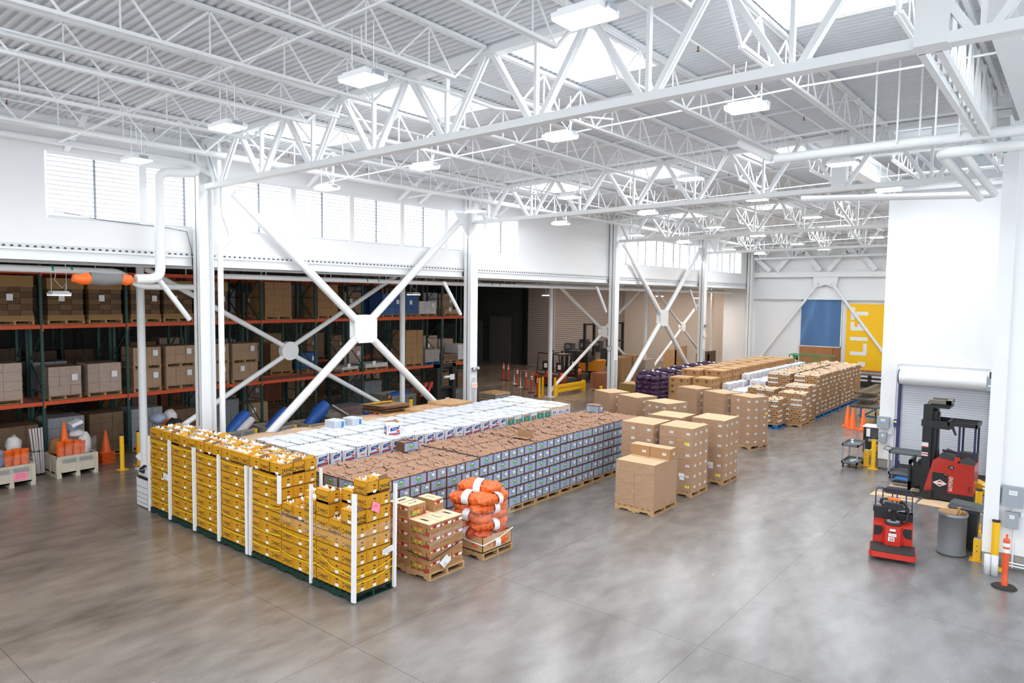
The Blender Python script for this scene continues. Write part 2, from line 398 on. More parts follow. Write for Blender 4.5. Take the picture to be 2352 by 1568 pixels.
for k, y in enumerate([-1.2]+COLY):
    for i, x in enumerate([4.2, 2.1, 0.02]+TN if k < 2 else [-2.05]+TN[1:]):
        if y > 25 and x > -4.9: continue
        bay = ['over the camera','just beyond the nearest truss','beyond the second truss','beyond the third truss','by the end wall'][k]
        dup(JS if k == 4 else J, (x, y, topz(x)-.0), 0, 'white roof joist, %s from the right, %s' % (ORD[i], bay), 'roof joists')
    for q, fr in enumerate((.33, .67)):
        L = 8.1 if k == 4 else 10.65; yy = y+L*fr; xe = -5.2 if y > 25 else 4
        b = MB(); b.bar((-18.2,yy,topz(-18)-.70),(-4,yy,topz(-4)-.70), .03,.03, steelw); b.bar((-18.2,yy+.25,topz(-18)-.06),(-4,yy+.25,topz(-4)-.06), .03,.03, steelw)
        if xe > -4: b.bar((-4,yy,topz(-4)-.70),(xe,yy,topz(-4)-.70), .03,.03, steelw)
        tag(b.build('joist_bridging'), 'thin white bridging rods across the joists, %s row, %s' % (ORD[q], bay), 'bridging')
# solid girders, their hangers and posts on the right
def girder(x, y0, y1, z0, z1, label, b=.34):
    g = MB(); g.box(-b/2,y0,z0,b/2,y1,z0+.03, steelw); g.box(-b/2,y0,z1-.03,b/2,y1,z1, steelw); g.box(-.02,y0,z0+.03,.02,y1,z1-.03, steelw)
    tag(g.build('roof_girder', loc=(x,0,0)), label, 'girder')
girder(-1.0, 9.7, 17.45, 9.1, 9.75, 'solid white girder running away at upper right, above the near wall column')
girder(-1.0, -1, 9.2, 9.1, 9.75, 'solid white girder over the camera, right of the nearest truss post')
girder(-5.0, 20.4, 30.5, 8.9, 9.5, 'solid white girder beyond the second truss, left of the tall white block')
tr = thing('joist_girder', 'white lattice girder with double bottom chord at upper right', 'girder', (-1.55, 0, 0))
m = MB()
for dx in (-.09, .09): m.bar((dx,9.6,8.45),(dx,17.4,8.45), .08,.10, steelw)
m.build('bottom_chord', tr)
m = MB()
for dx in (-.06, .06): m.bar((dx,9.6,9.7),(dx,17.4,9.7), .07,.09, steelw)
m.build('top_chord', tr)
m = MB()
for i in range(8):
    y = 9.8+i*.95; m.bar((0,y,8.45),(0,y+.47,9.7), .04,.06, steelw); m.bar((0,y+.47,9.7),(0,y+.95,8.45), .04,.06, steelw); m.bar((0,y+.47,8.45),(0,y+.47,9.7), .03,.05, steelw)
m.build('web', tr)
for x, y, lab in ((-1.5, 9.45, 'stout white post on the nearest truss at top right'), (-5.2, 20.1, 'stout white post on the second truss, left of the tall white block')):
    m = MB(); m.box(-.17,-.17,8.4,.17,.17,9.85, steelw); tag(m.build('truss_post', loc=(x,y,0)), lab, 'post')
pw = MB(); pw.box(-1.40, 17.32, .3, -1.14, 17.5, 9.1, wallw); pw.box(-1.39, 17.34, 0, -1.15, 17.5, .3, MATS['raw concrete']); pw.prism([(-.6,9.1),(.15,9.1),(.15,8.3)], -1.29, -1.25, steelw, TR(0,17.35,0), axis='x'); struct(pw, 'trim_2')
m = MB(); m.box(-5.0,-.15,9.3,8,.15,9.33, steelw); m.box(-5.0,-.15,9.82,8,.15,9.85, steelw); m.box(-5.0,-.02,9.33,8,.02,9.82, steelw)
tag(m.build('roof_girder', loc=(0,20.55,0)), 'solid white girder across the roof above the tall white block', 'girder')
for k, y in enumerate((6.3, 12.9, 16.6, 17.6, 22.0, 26.4, 34.5, 38.0)):
    m = MB(); m.bar((-18.72,y,8.78),(-17.5,y,9.42), .12,.05, steelw); tag(m.build('kicker_brace'), 'short white sloping strut above the clerestory windows, %s from the camera' % ORD[k], 'brace')
# collar strut frame on top of the white block
g = MB(); g.bar((-5.2,25.2,9.0),(-1.3,25.2,9.0), .1,.1, steelw); g.bar((-5.2,25.2,9.45),(-1.3,25.2,9.45), .08,.08, steelw)
for i in range(5): g.bar((-5.1+i*.9,25.2,9.0),(-4.65+i*.9,25.2,9.45), .04,.05, steelw)
tag(g.build('header_truss'), 'low white lattice strut above the roller door wall', 'truss')

# ------------------------------------------------------------------ end wall frame, window, banner
Y = 49.75
e = thing('wall_frame', 'white steel framing with chevron struts on the end wall', 'steel frame', (-13.5, Y, 0)); X0 = 13.5
def pp(mb, pts, w=.16, d=.14):
    for a, b in zip(pts[:-1], pts[1:]): mb.bar((a[0]+X0,0,a[1]),(b[0]+X0,0,b[1]), d, w, steelw)
m = MB(); pp(m, [(-18.5,7.18),(-5.1,7.18)], .34, .2); m.build('girt_beam', e)
m = MB(); pp(m, [(-18.5,5.55),(-5.1,5.55)], .12, .12); m.build('lower_rail', e)
m = MB(); pp(m, [(-18.4,8.5),(-17.2,7.45)], .3, .14); m.build('chevron', e)
for cx in (-15.3, -11.9, -8.5):
    m = MB(); pp(m, [(cx-1.45,7.45),(cx-.38,8.75),(cx+.38,8.75),(cx+1.45,7.45)], .3, .14); m.build('chevron', e)
m = MB(); m.prism([(-.8,7.0),(.8,7.0),(.7,6.25),(0,6.5),(-.7,6.25)], -.05, .05, steelw, axis='y'); m.build('gusset_plate', e)
for sx, ex, ez in ((-1, -17.7, 1.3), (1, -9.4, 1.6)):
    m = MB(); m.tube([(sx*.42,-.05,6.6),(ex+X0,-.05,ez)], .10, steelw if sx < 0 else steelw, 12); m.build('diagonal_tube', e)
wn = thing('window_200', None, None, (-13.75, 49.9, 2.35)); wn['kind'] = 'structure'
m = MB(); bluegl = bpy.data.materials.new('blue glazing'); bluegl.use_nodes = True
nt = bluegl.node_tree; b = nt.nodes['Principled BSDF']; b.inputs['Base Color'].default_value = (.10,.21,.42,1); b.inputs['Roughness'].default_value = .07; b.inputs['Metallic'].default_value = .35; b.inputs['Emission Color'].default_value = (.30,.50,.85,1); b.inputs['Emission Strength'].default_value = .07
m.box(-1.28,0,0,1.28,.05,3.15, bluegl)
m.build('pane', wn)
m = MB()
for a in ((-1.34,-.02,-.06,-1.28,.06,3.2),(1.28,-.02,-.06,1.34,.06,3.2),(-1.34,-.02,3.15,1.34,.06,3.2),(-1.34,-.02,-.06,1.34,.06,0)): m.box(*a, white)
m.build('window_frame', wn)
ply = mat('plywood', (.42,.17,.06), .7, var=.15, vscale=3)
m = MB(); m.box(-15.05,49.86,0,-13.5,49.95,2.3, ply); m.box(-13.49,49.84,0,-12.9,49.95,2.3, ply); m.box(-12.88,49.8,0,-12.42,49.95,2.3, mat('plywood dark', (.32,.11,.035), .7))
tag(m.build('plywood_panel'), 'brown plywood boarding below the blue window on the end wall', 'plywood')
ban = mat('banner yellow', (.98,.55,.0), .55)
b = thing('banner', 'tall yellow banner reading LIFT sideways on the end wall', 'banner', (-8.0, 49.8, 0))
m = MB(); m.box(-4.1,-.02,.95,3.9,.02,5.22, ban); m.box(-4.1,-.03,.9,3.9,.03,.96, orangep); m.box(-4.1,-.03,5.2,3.9,.03,5.24, yellowp); m.build('sheet', b)
m = MB()
for (x0,z0,x1,z1) in ((-3.83,4.50,-2.8,4.74),(-3.83,4.2,-3.60,5.02), (-3.83,3.5,-3.60,4.06),(-3.83,3.5,-2.82,3.74),(-3.40,3.5,-3.20,3.95), (-3.83,2.84,-2.78,3.08), (-3.8,1.88,-2.8,2.12),(-3.02,1.88,-2.8,2.66), (-3.3,1.2,-2.86,1.45)):
    bq = globals().get('bq', 0)+1; m.box(x0,-.024-.002*bq,z0,x1,-.021,z1, white)
m.disc((-3.05,-.05,1.3), (1,0,0), (0,0,1), .22, .15, white)
m.build('lettering', b)

# ------------------------------------------------------------------ pipes
def pipe(pts, r, label, name='sprinkler_pipe', m=steelw, bands=(), hang=()):
    t = thing(name, label, 'pipe', pts[0]); o = Vector(pts[0])
    P = [Vector(p)-o for p in pts]; Q = [P[0]]
    for i in range(1, len(P)-1):      # rounded elbows
        a = (P[i-1]-P[i]).normalized(); b = (P[i+1]-P[i]).normalized(); rad = r*2.2
        for k in range(5):
            s = k/4; Q.append(P[i]+a*rad*(1-s)**2+b*rad*s**2)
    Q.append(P[-1]); mb = MB(); mb.tube(Q, r, m, 12); mb.build('pipe', t)
    for p in bands:
        b = MB(); p = Vector(p[:3])-o; d = (P[1]-P[0]).normalized() if len(P) == 2 else Vector((0,1,0)); b.tube([p-d*.022, p+d*.022], r*1.05, mat('green band', (.0,.32,.22), .5), 12); b.build('green_band', t)
    if hang:
        b = MB()
        for p in hang: p = Vector(p)-o; b.bar(p, p+Vector((0,0,.56)), .015,.015, steelw)
        b.build('hanger', t)
    return t
pipe([(-17.5,-8,9.05),(-17.5,49,9.0)], .085, 'long white pipe high along the clerestory wall')
pipe([(-18.15,-8,8.82),(-18.15,8.9,8.86),(-18.15,9.85,8.5),(-18.15,9.85,7.6),(-18.15,10.1,7.0),(-18.15,9.75,6.7),(-18.15,9.75,.1)], .075, 'white pipe running down the nearest wall column')
pipe([(-18.2,9.2,8.9),(-18.2,9.2,8.6),(-18.25,8.2,8.5),(-18.25,8.2,5.82),(-18.25,7.6,5.8)], .12, 'thick white drain pipe with two elbows left of the nearest wall column', 'drain_pipe')
dt = thing('hose_duct', 'orange and grey fabric hose hanging under the low roof at left', 'hose', (-18.25, 7.5, 5.79))
for a, b, r0, r1, mm, nm in ((0,-.25,.11,.13,orangep,'orange_end'),(-.25,-.95,.13,.15,mat('grey hose', (.2,.2,.2), .8),'sleeve'),(-.95,-1.3,.15,.09,orangep,'orange_end')):
    m = MB(); m.tube([(0,a,0),(0,(a+b)/2,-.03),(0,b,0)], [r0,(r0+r1)/2+.01,r1], mm, 14); m.build(nm, dt)
pipe([(-19.6,-8,6.05),(-19.6,7.75,6.0),(-19.6,8.25,5.63),(-19.6,9.9,5.63),(-19.0,9.95,5.6)], .085, 'white pipe with S bend below the low roof edge at left', bands=[(-19.6,6.2,6.02),(-19.6,6.62,6.02)], hang=[(-19.6,2+i*1.5,6.0) for i in range(4)])
pipe([(-19.6,10.6,5.97),(-19.6,49,5.9)], .08, 'long white pipe under the low roof edge beyond the nearest column', bands=[(-19.6,15.9,5.97),(-19.6,16.4,5.97),(-19.6,22.6,5.96),(-19.6,23.1,5.96)], hang=[(-19.6,12+i*2.4,5.95) for i in range(14)])
pipe([(-20.2,-8,6.2),(-20.2,54,6.2)], .045, 'thinner white pipe close under the low roof deck', hang=[(-20.2,5+i*2.4,6.0) for i in range(18)])
pipe([(-21.0,26,6.05),(-21.0,54,6.05)], .06, 'white pipe farther back under the low roof at the forklift area')
pipe([(-5.17,15,8.43),(8,15,8.5)], .10, 'upper long white pipe crossing before the near wall column')
pipe([(8,15,8.2),(-2.17,15,8.19),(-2.17,21.2,8.1)], .10, 'lower white pipe turning away before the near wall column', bands=[(-1.55,15,8.19),(-1.2,15,8.19)])
pipe([(-1.85,15.1,8.19),(-1.85,21.2,8.15),(-6.5,21.2,8.4)], .085, 'white pipe running back then left in front of the white block')
pipe([(-6.2,15.7,9.0),(-5.25,15.0,8.45)], .09, 'short slanting white pipe at the left end of the upper right pipe')
for i in range(6):
    m = MB(); x = -3.2+i*.33; m.bar((0,0,0),(0,0,1.5), .03,.03, steelw)
    tag(m.build('pipe_hanger', loc=(x, 14.6+.25*(i%3), 8.45)), 'thin white hanger rod above the pipes at upper right', 'rod', 'hanger rods at upper right')
m = MB(); m.bar((0,-8,0),(0,9,0), .12,.06, steelw); m.bar((.2,-8,0),(.2,9,0), .03,.03, steelw)
tag(m.build('cable_tray', loc=(-12.0,0,9.1)), 'white cable tray under the roof at upper left', 'cable tray')
m = MB(); pts = [(-9.3,7.5,9.2),(-8.9,9.2,9.1),(-8.6,10,8.95),(-8.2,11,9.0),(-7.6,12.5,9.1)]; m.tube(pts, .02, white, 6)
tag(m.build('cable', loc=(0,0,0)), 'sagging white cable between two skylights', 'cable')

# sprinkler branch lines with their heads
brass = mat('brass', (.25,.12,.06), .4, .6)
for i, x in enumerate((-17.1, -13.0, -9.2, -5.2)):
    t = thing('sprinkler_line', 'thin white sprinkler branch under the roof deck, %s from the left, with small brass heads' % ORD[i], 'sprinkler line', (x, 0, topz(x)-.20))
    m = MB(); m.tube([(0,-5,0),(0,(30 if x < -5.3 else 25),0)], .022, steelw, 6); m.build('pipe', t)
    for k, y in enumerate((1.5, 4.7, 7.6, 11.2, 13.9, 16.9, 22.4)):
        h = MB(); h.tube([(0,y,0),(0,y,-.09)], .014, brass, 6); h.lathe([(.01,-.09),(.028,-.095),(.028,-.105),(.008,-.11)], brass, 8, TR(0,y,0)); h.build('sprinkler_head', t)

# ------------------------------------------------------------------ ceiling fixtures
def lamp_proto(s, warm=False, lens=None):
    r = thing('ceiling_lamp', None, 'ceiling lamp', link=False); k = []
    s *= .84; h = MB(); h.box(-.36*s,-.20,.0,.36*s,.20,.06, white); h.box(-.3*s,-.16,.06,.3*s,.16,.10, white); h.box(.36*s,-.08,.0,.42*s,.08,.07, grey); k.append((h.build('housing', link=False), []))
    for d in (-.095, .095):
        l = MB(); l.box(-.35*s,d-.088,-.02,.35*s,d+.088,-.002, lens or (lamp_warm if warm else lamp_lens)); k.append((l.build('lens', link=False), []))
    for x in (-.28*s, .28*s):
        w = MB(); w.tube([(x,0,.1),(x,0,.75)], .008, white, 5); k.append((w.build('suspension_cable', link=False), []))
    w = MB(); w.tube([(.25*s,.05,.1),(.2,.1,.3),(.1,.1,.18),(-.08,.05,.4),(-.03,0,.75)], .010, white, 5); k.append((w.build('power_cord', link=False), []))
    return proto(r, k)
LP = lamp_proto(1.0); LW = lamp_proto(.75, True); LB = lamp_proto(.75, True, lamp_bay)
rows = [(6.4, [(-4.27,8.46),(-7.96,8.48),(-11.6,8.33),(-15.2,8.17)]), (11.35, [(-4.4,8.57),(-8.1,8.59),(-11.9,8.41),(-15.6,8.25)])]
for y in (17.2, 22.0, 27.8, 32.6, 38.4, 43.2): rows.append((y, [(-4.4,8.57),(-8.1,8.59),(-11.9,8.41),(-15.6,8.25)]))
for j, (y, l) in enumerate(rows):
    for i, (x, z) in enumerate(l):
        if y > 24 and x > -5: continue
        dup(LP, (x, y, z), 0, 'lit white ceiling fixture, %s row from the camera, %s from the left' % (ORD[j], ORD[3-i]), 'hanging fixtures over the hall')
for i, (x, y, z) in enumerate(((-21,6.8,5.38),(-23.0,21.3,5.5),(-23.4,31.8,5.55),(-23,44.5,5.6),(-21.5,47.5,5.5))):
    dup(LW if y < 25 else LB, (x, y, z), math.pi/2, ['small lit fixture under the low roof at the far left','small lit fixture behind the big X brace','small lit fixture left of the forklifts','small lit fixture right of the clock column','small lit fixture under the low roof by the end wall'][i], 'fixtures under the low roof')
from mathutils import noise
# ------------------------------------------------------------------ goods: shared builders
yel = mat('yellow carton', (.60,.282,.004), .6, var=.08, vscale=5); yeld = mat('yellow carton shade print', (.42,.2,.01), .7)
ink = mat('dark ink', (.03,.02,.015), .7); brownin = mat('carton inside', (.22,.11,.05), .85)  # print ink; also stands in for shade in box gaps and under flaps
bluec = mat('pale blue print', (.34,.39,.54), .6, var=.05); blued = mat('blue print', (.03,.20,.50), .6); greenp = mat('green print', (.16,.40,.06), .6)
leaf = mat('leafy green', (.35,.5,.12), .7); whitec = mat('white carton', (.66,.68,.72), .5, var=.03); navy = mat('navy print', (.015,.06,.28), .6)
redprint = mat('red print', (.75,.08,.03), .6); teal = mat('teal print', (.0,.28,.24), .6); orprint = mat('orange print', (.85,.22,.08), .6)
tissue_m = mat('tissue', (.86,.87,.9), .6); labely = mat('yellow sticker', (.9,.8,.05), .6); pinkp = mat('pink paper', (.95,.28,.42), .7)
wrapm = bpy.data.materials.new('stretch wrap'); wrapm.use_nodes = True
b = wrapm.node_tree.nodes['Principled BSDF']; b.inputs['Base Color'].default_value = (.92,.9,.9,1); b.inputs['Alpha'].default_value = .17; b.inputs['Roughness'].default_value = .18
tc = wrapm.node_tree.nodes.new('ShaderNodeTexCoord'); mp = wrapm.node_tree.nodes.new('ShaderNodeMapping'); mp.inputs['Scale'].default_value = (1.5,1.5,9)
wn_ = wrapm.node_tree.nodes.new('ShaderNodeTexNoise'); wn_.inputs['Scale'].default_value = 4; wn_.inputs['Detail'].default_value = 5
wr = wrapm.node_tree.nodes.new('ShaderNodeValToRGB'); wr.color_ramp.elements[0].position = .46; wr.color_ramp.elements[0].color = (.05,)*3+(1,); wr.color_ramp.elements[1].position = .66; wr.color_ramp.elements[1].color = (.20,)*3+(1,)
L_ = wrapm.node_tree.links; L_.new(tc.outputs['Object'], mp.inputs[0]); L_.new(mp.outputs[0], wn_.inputs['Vector']); L_.new(wn_.outputs['Fac'], wr.inputs[0]); L_.new(wr.outputs[0], b.inputs['Alpha'])

def pallet_mesh(w, d, h, m):      # origin at min corner of base
    p = MB(); t = .018 if h > .12 else .014
    for i in range(3):
        y = i*(d-.09)/2; p.box(0,y,t,w,y+.09,h-t, m) if 0 else None
    for i in range(3):            # stringers along x
        y = i*(d-.05)/2
        for x0, x1, z0 in ((0,.16,t),(.16,.40,.055),(.40,w-.40,t),(w-.40,w-.16,.055),(w-.16,w,t)): p.box(x0*1.0,y,z0,x1,y+.05,h-t, m)
    n = 7
    for i in range(n):
        x = i*(w-.1)/(n-1); p.box(x,0,h-t,x+.1,d,h, m)
    for x in (0,(w-.1)/2,w-.1): p.box(x,0,0,x+.1,d,t, m)
    return p
PAL = {}
def pallet(x, y, w, d, label, m=wood, z=0, h=.14, group='wooden pallets', rz=0):
    k = (round(w,2), round(d,2), m.name, h)
    if k not in PAL: PAL[k] = pallet_mesh(w, d, h, m).mesh('pallet')
    o = bpy.data.objects.new('pallet', PAL[k]); COL.objects.link(o); o.location = (x, y, z); o.rotation_euler = (0,0,rz)
    return tag(o, label, 'pallet', group)

# frames on the two faces seen: -Y face ('f') and +X face ('r'); u to the right, v up, origin bottom left
def facef(dx, dy): return (Vector((-dx/2, -dy/2-.002, 0)), Vector((1,0,0)), Vector((0,0,1)), dx)
def facer(dx, dy): return (Vector((dx/2+.002, -dy/2, 0)), Vector((0,1,0)), Vector((0,0,1)), dy)
def rect(mb, F, u0, v0, u1, v1, m, off=0.0):
    o, U, V, _ = F; n = U.cross(V); o = o+n*off
    mb.quad(o+U*u0+V*v0, o+U*u1+V*v0, o+U*u1+V*v1, o+U*u0+V*v1, m)
def poly(mb, F, pts, m, off=0.0):
    o, U, V, _ = F; n = U.cross(V); o = o+n*off; mb.add([o+U*a+V*b for a, b in pts], [tuple(range(len(pts)))], m)
def txt(mb, F, s, u, v, h, m, sx=1.0, off=.001):
    o, U, V, _ = F; n = U.cross(V); mb.text(s, o+n*off+U*u+V*v, U, V, h, m, sx=sx)
def disc(mb, F, u, v, ru, rv, m, off=0.0, n=16):
    o, U, V, _ = F; nn = U.cross(V); mb.disc(o+nn*off+U*u+V*v, U, V, ru, rv, m, n)
def strokes(mb, F, u0, v0, u1, v1, rows, m, h=.006, off=.001):
    r = random.Random(int(u0*1000)+rows)
    for i in range(rows):
        v = v0+(v1-v0)*(i+.5)/rows; u = u0
        while u < u1-.01:
            l = r.uniform(.01,.035); rect(mb, F, u, v, min(u+l,u1), v+h, m, off); u += l+.008

def crumple(mb, x0, y0, x1, y1, z, amp, m, nx=7, ny=6, seed=0):
    r = random.Random(seed); vs = []; fs = []
    for j in range(ny):
        for i in range(nx):
            e = i in (0,nx-1) or j in (0,ny-1)
            vs.append((x0+(x1-x0)*i/(nx-1)+(0 if e else r.uniform(-.01,.01)), y0+(y1-y0)*j/(ny-1)+(0 if e else r.uniform(-.01,.01)), z+(0 if e else r.uniform(-.2,1)**2*amp)))
    for j in range(ny-1):
        for i in range(nx-1): a = j*nx+i; fs += [(a,a+1,a+nx+1),(a,a+nx+1,a+nx)]
    mb.add(vs, fs, m)

# ---- yellow fruit boxes
YB = (.374, .278, .248)
def yellow_face_big(mb, F, bz):
    w = F[3]
    txt(mb, F, 'RENE', w*.57, bz*.34, bz*.35, ink, sx=.80)
    poly(mb, F, [(w*.24,bz*.34),(w*.27,bz*.50),(w*.25,bz*.60),(w*.28,bz*.60),(w*.30,bz*.36)], ink, .001)
    for u, v in ((.15,.55),(.15,.30),(.89,.58),(.89,.36)): disc(mb, F, w*u, bz*v, .014, .018, ink, .001, 10)
    strokes(mb, F, w*.42, bz*.16, w*.74, bz*.26, 2, ink, .005)
    for i in range(6): u = w*(.12+.15*i); poly(mb, F, [(u-.012,bz-.001),(u,bz*.93),(u+.012,bz-.001)], ink, .001)
def yellow_face_small(mb, F, bz):
    w = F[3]
    rect(mb, F, w*.52, bz*.12, w*.80, bz*.34, paper, .0015)
    txt(mb, F, 'RENE', w*.66, bz*.40, bz*.13, ink, sx=.8)
    rect(mb, F, w*.56, bz*.62, w*.76, bz*.72, ink, .001)
    rect(mb, F, w*.14, bz*.3, w*.155, bz*.7, yeld, .001); poly(mb, F, [(w*.03,bz*.95),(w*.12,bz*.5),(w*.03,bz*.05),(w*.05,bz*.05),(w*.14,bz*.5),(w*.05,bz*.95)], yeld, .001)
    for i in range(4): u = w*(.18+.2*i); poly(mb, F, [(u-.012,bz-.001),(u,bz*.93),(u+.012,bz-.001)], ink, .001)
def yellow_box(turn, top, seed=0):
    dx, dy, bz = YB; dx -= .006; dy -= .006; mb = MB(); hx, hy = dx/2, dy/2
    if not top:
        mb.box(-hx,-hy,.016,hx,hy,bz-.004, yel); mb.box(-hx+.012,-hy+.012,0,hx-.012,hy-.012,.016, ink)  # dark recessed foot stands in for the shade between box layers
    else:
        r = random.Random(seed+3)
        for a in ((-hx,-hy,hx,-hy+.006),(-hx,hy-.006,hx,hy),(-hx,-hy,-hx+.006,hy),(hx-.006,-hy,hx,hy)): mb.box(a[0],a[1],.012,a[2],a[3],bz-.004, yel)
        mb.box(-hx,-hy,.012,hx,hy,.05, brownin); mb.quad((-hx+.007,-hy+.007,bz*.72),(hx-.007,-hy+.007,bz*.72),(hx-.007,hy-.007,bz*.72),(-hx+.007,hy-.007,bz*.72), brownin)
        # top flaps
        w1 = r.uniform(.07,.10); t = r.uniform(0,.03)
        mb.add([(-hx,-hy,bz),(hx,-hy,bz),(hx,-hy+w1,bz+t),(-hx,-hy+w1,bz+t*.6)], [(0,1,2,3)], yel)
        w1 = r.uniform(.06,.11); t = r.uniform(-.01,.05)
        mb.add([(-hx,hy,bz),(hx,hy,bz),(hx*.9,hy-w1,bz+t),(-hx,hy-w1,bz+t*.3)], [(0,3,2,1)], yel)
        if seed % 3 == 0: mb.add([(hx,-hy,bz),(hx,hy*.6,bz),(hx-.03,hy*.6,bz+.07),(hx-.02,-hy,bz+.06)], [(0,1,2,3)], brownin if seed % 2 else yel)
        if seed % 4 == 1: mb.add([(-.05,-hy+.05,bz+.03),(.12,-.02,bz+.05),(.07,.09,bz+.04),(-.1,.02,bz+.02)], [(0,1,2,3)], yel)
    F, R_ = facef(dx,dy), facer(dx,dy)
    (yellow_face_small if turn else yellow_face_big)(mb, F, bz)
    (yellow_face_big if turn else yellow_face_small)(mb, R_, bz)
    o = mb.build('fruit_box', link=False); k = []
    if top:
        c = MB(); crumple(c, -hx+.02,-hy+.03,hx-.02,hy-.03, bz*.82, .10, tissue_m, 11, 9, seed=seed); k.append((c.build('tissue_paper', link=False), []))
    return proto(o, k)
YP = {(t, False): yellow_box(t, False) for t in (0, 1)}
YT = [yellow_box(s % 2, True, s) for s in range(8)]
YPIT = 1.146; YX1 = -9.78; YY0 = 7.66
COLN = ['left', 'middle', 'right']; ROWN = ['front', 'middle', 'back']
PN = ['first (leftmost)', 'second', 'third', 'fourth', 'fifth', 'sixth', 'seventh (nearest)']
def yh(p, i, j):
    if p < 5: return 8
    if p == 5: return [[5,5,6],[5,6,6],[5,6,6]][j][i]
    return [[7,5,6],[6,7,8],[6,6,8]][j][i]
rr = random.Random(5)
ycore = MB()
for p in range(7):
    px = YX1-YPIT*(7-p)
    for j in range(3):
        for i in range(3):
            if j == 0 or (p == 6 and i == 2): continue
            hh = yh(p,i,j)-1-(2 if p > 4 else 0)-(2 if p == 4 and i == 2 else 0)
            for l in range(max(0,hh)):
                if p >= 4 and i == 2 and l >= 5: continue
                ycore.cbox((px+.012+YB[0]*(i+.5), YY0+.005+YB[1]*(j+.5), .145+YB[2]*(l+.5)), (YB[0]-.01, YB[1]-.01, YB[2]-.006), yel)
    pallet(px+.0, YY0-.02, 1.14, .92, 'dark green plastic pallet under the %s yellow box stack' % PN[p], green_d, group='green pallets under the yellow boxes')
    for j in range(3):
        for i in range(3):
            H = yh(p, i, j)
            for l in range(H):
                vis = (j == 0) or l == H-1 or (p == 6 and i == 2) or (p >= 4 and i == 2 and l >= 5) or (p > 4 and l >= H-2)
                if not vis: continue
                x = px+.012+YB[0]*(i+.5); y = YY0+.005+YB[1]*(j+.5); z = .145+YB[2]*l
                if p == 6 and i == 2 and j == 0 and l == 5: x -= .03; y += .01
                src = rr.choice(YT) if l == H-1 else YP[(1 if i == 1 else 0, False)]
                dup(src, (x+rr.uniform(-.004,.004), y+rr.uniform(-.004,.004), z), rr.uniform(-.012,.012) if l < H-1 else rr.uniform(-.04,.04),
                    '%s yellow fruit box, %s layer up, %s row, %s column, %s yellow pallet' % ('open' if l == H-1 else 'stacked', ORD[l], ROWN[j], COLN[i], PN[p].split(' ')[0]), 'yellow fruit boxes', 'box')
tag(ycore.build('inner_fruit_boxes'), 'inner yellow fruit boxes packed behind the visible ones', 'box', None, 'stuff')
# corner boards and straps
for n, (x, y, z0, z1, lean, w) in enumerate([(-17.84,7.63,.02,1.93,.03,.045),(-16.72,7.62,.05,1.95,.02,.09),(-15.52,7.62,.05,1.98,.0,.10),(-14.42,7.62,.06,1.95,.02,.085),(-13.28,7.62,.05,1.93,.0,.09),(-13.13,7.62,.06,1.93,.05,.05),(-12.08,7.62,1.36,1.93,.0,.08),(-11.03,7.62,.05,1.95,.02,.055),(-9.77,7.63,.03,2.0,.03,.09),(-9.72,8.53,.05,2.02,.03,.06),(-11.92,8.48,1.5,1.95,0,.05)]):
    m = MB(); m.add([(0,-.0,0),(w,0,0),(w+lean,0,z1-z0),(lean,0,z1-z0)], [(0,1,2,3)], paper); m.add([(w,0,0),(w,.05,0),(w+lean,.05,z1-z0),(w+lean,0,z1-z0)], [(0,1,2,3)], paper)
    m.add([(0,.004,0),(w,.004,0),(w+lean,.004,z1-z0),(lean,.004,z1-z0)], [(3,2,1,0)], paper); m.add([(0,0,z1-z0+0)]*3, [(0,1,2)], paper) if 0 else None
    tag(m.build('corner_board', loc=(x-w/2-lean/2,y-.012,z0)), 'white cardboard corner board, %s from the left along the yellow box row' % ORD[n] if n < 8 else ['white corner board at the nearest corner of the yellow boxes','white corner board at the right rear edge of the yellow row','short white corner board behind the sixth yellow pallet'][n-8], 'corner board', 'corner boards on the yellow boxes')
strap_m = mat('yellow strap', (.95,.72,.02), .35)
for p in range(6):
    x0 = YX1-YPIT*(7-p); x1 = x0+YPIT
    for q, z in enumerate((1.86,1.26,.72,.40) if p < 5 else (.85,.42)):
        m = MB(); n = 6
        pts = [(x0+(x1-x0)*k/n, YY0-.028-(.01 if 0 < k < n else 0), z-.035*math.sin(math.pi*k/n)+.02*(p % 2)) for k in range(n+1)]
        for a, b_ in zip(pts[:-1], pts[1:]): m.add([(a[0],a[1],a[2]-.008),(b_[0],b_[1],b_[2]-.008),(b_[0],b_[1],b_[2]+.008),(a[0],a[1],a[2]+.008)], [(0,1,2,3)], strap_m)
        tag(m.build('strap'), 'yellow plastic strap, %s from the top, across the %s yellow pallet' % (ORD[q], PN[p].split(' ')[0]), 'strap', 'straps on the yellow boxes')
for q, z in enumerate((.52, .38)):
    m = MB(); pts = [(-11.0,7.63,z+.25-.15*q),(-10.4,7.62,z+.02),(-9.76,7.625,z-.03),(-9.755,7.66,z-.03),(-9.75,8.1,z-.02),(-9.75,8.54,z+.08)]
    for a, b_ in zip(pts[:-1], pts[1:]): m.add([(a[0],a[1],a[2]-.008),(b_[0],b_[1],b_[2]-.008),(b_[0],b_[1],b_[2]+.008),(a[0],a[1],a[2]+.008)], [(0,1,2,3)], strap_m)
    tag(m.build('strap'), 'sagging yellow strap round the nearest yellow pallet, %s one' % ('upper','lower')[q], 'strap', 'straps on the yellow boxes')
m = MB(); z = 1.36
for x0, x1 in ((-12.06,-11.03),(-11.03,-9.75)): m.add([(x0,7.635,z-.1),(x1,7.635,z-.12),(x1,7.635,z-.40),(x0,7.635,z-.34)], [(3,2,1,0)], wrapm)
m.add([(-9.75,7.635,z-.12),(-9.75,8.54,z+.02),(-9.75,8.54,z-.36),(-9.75,7.635,z-.40)], [(0,1,2,3)], wrapm)
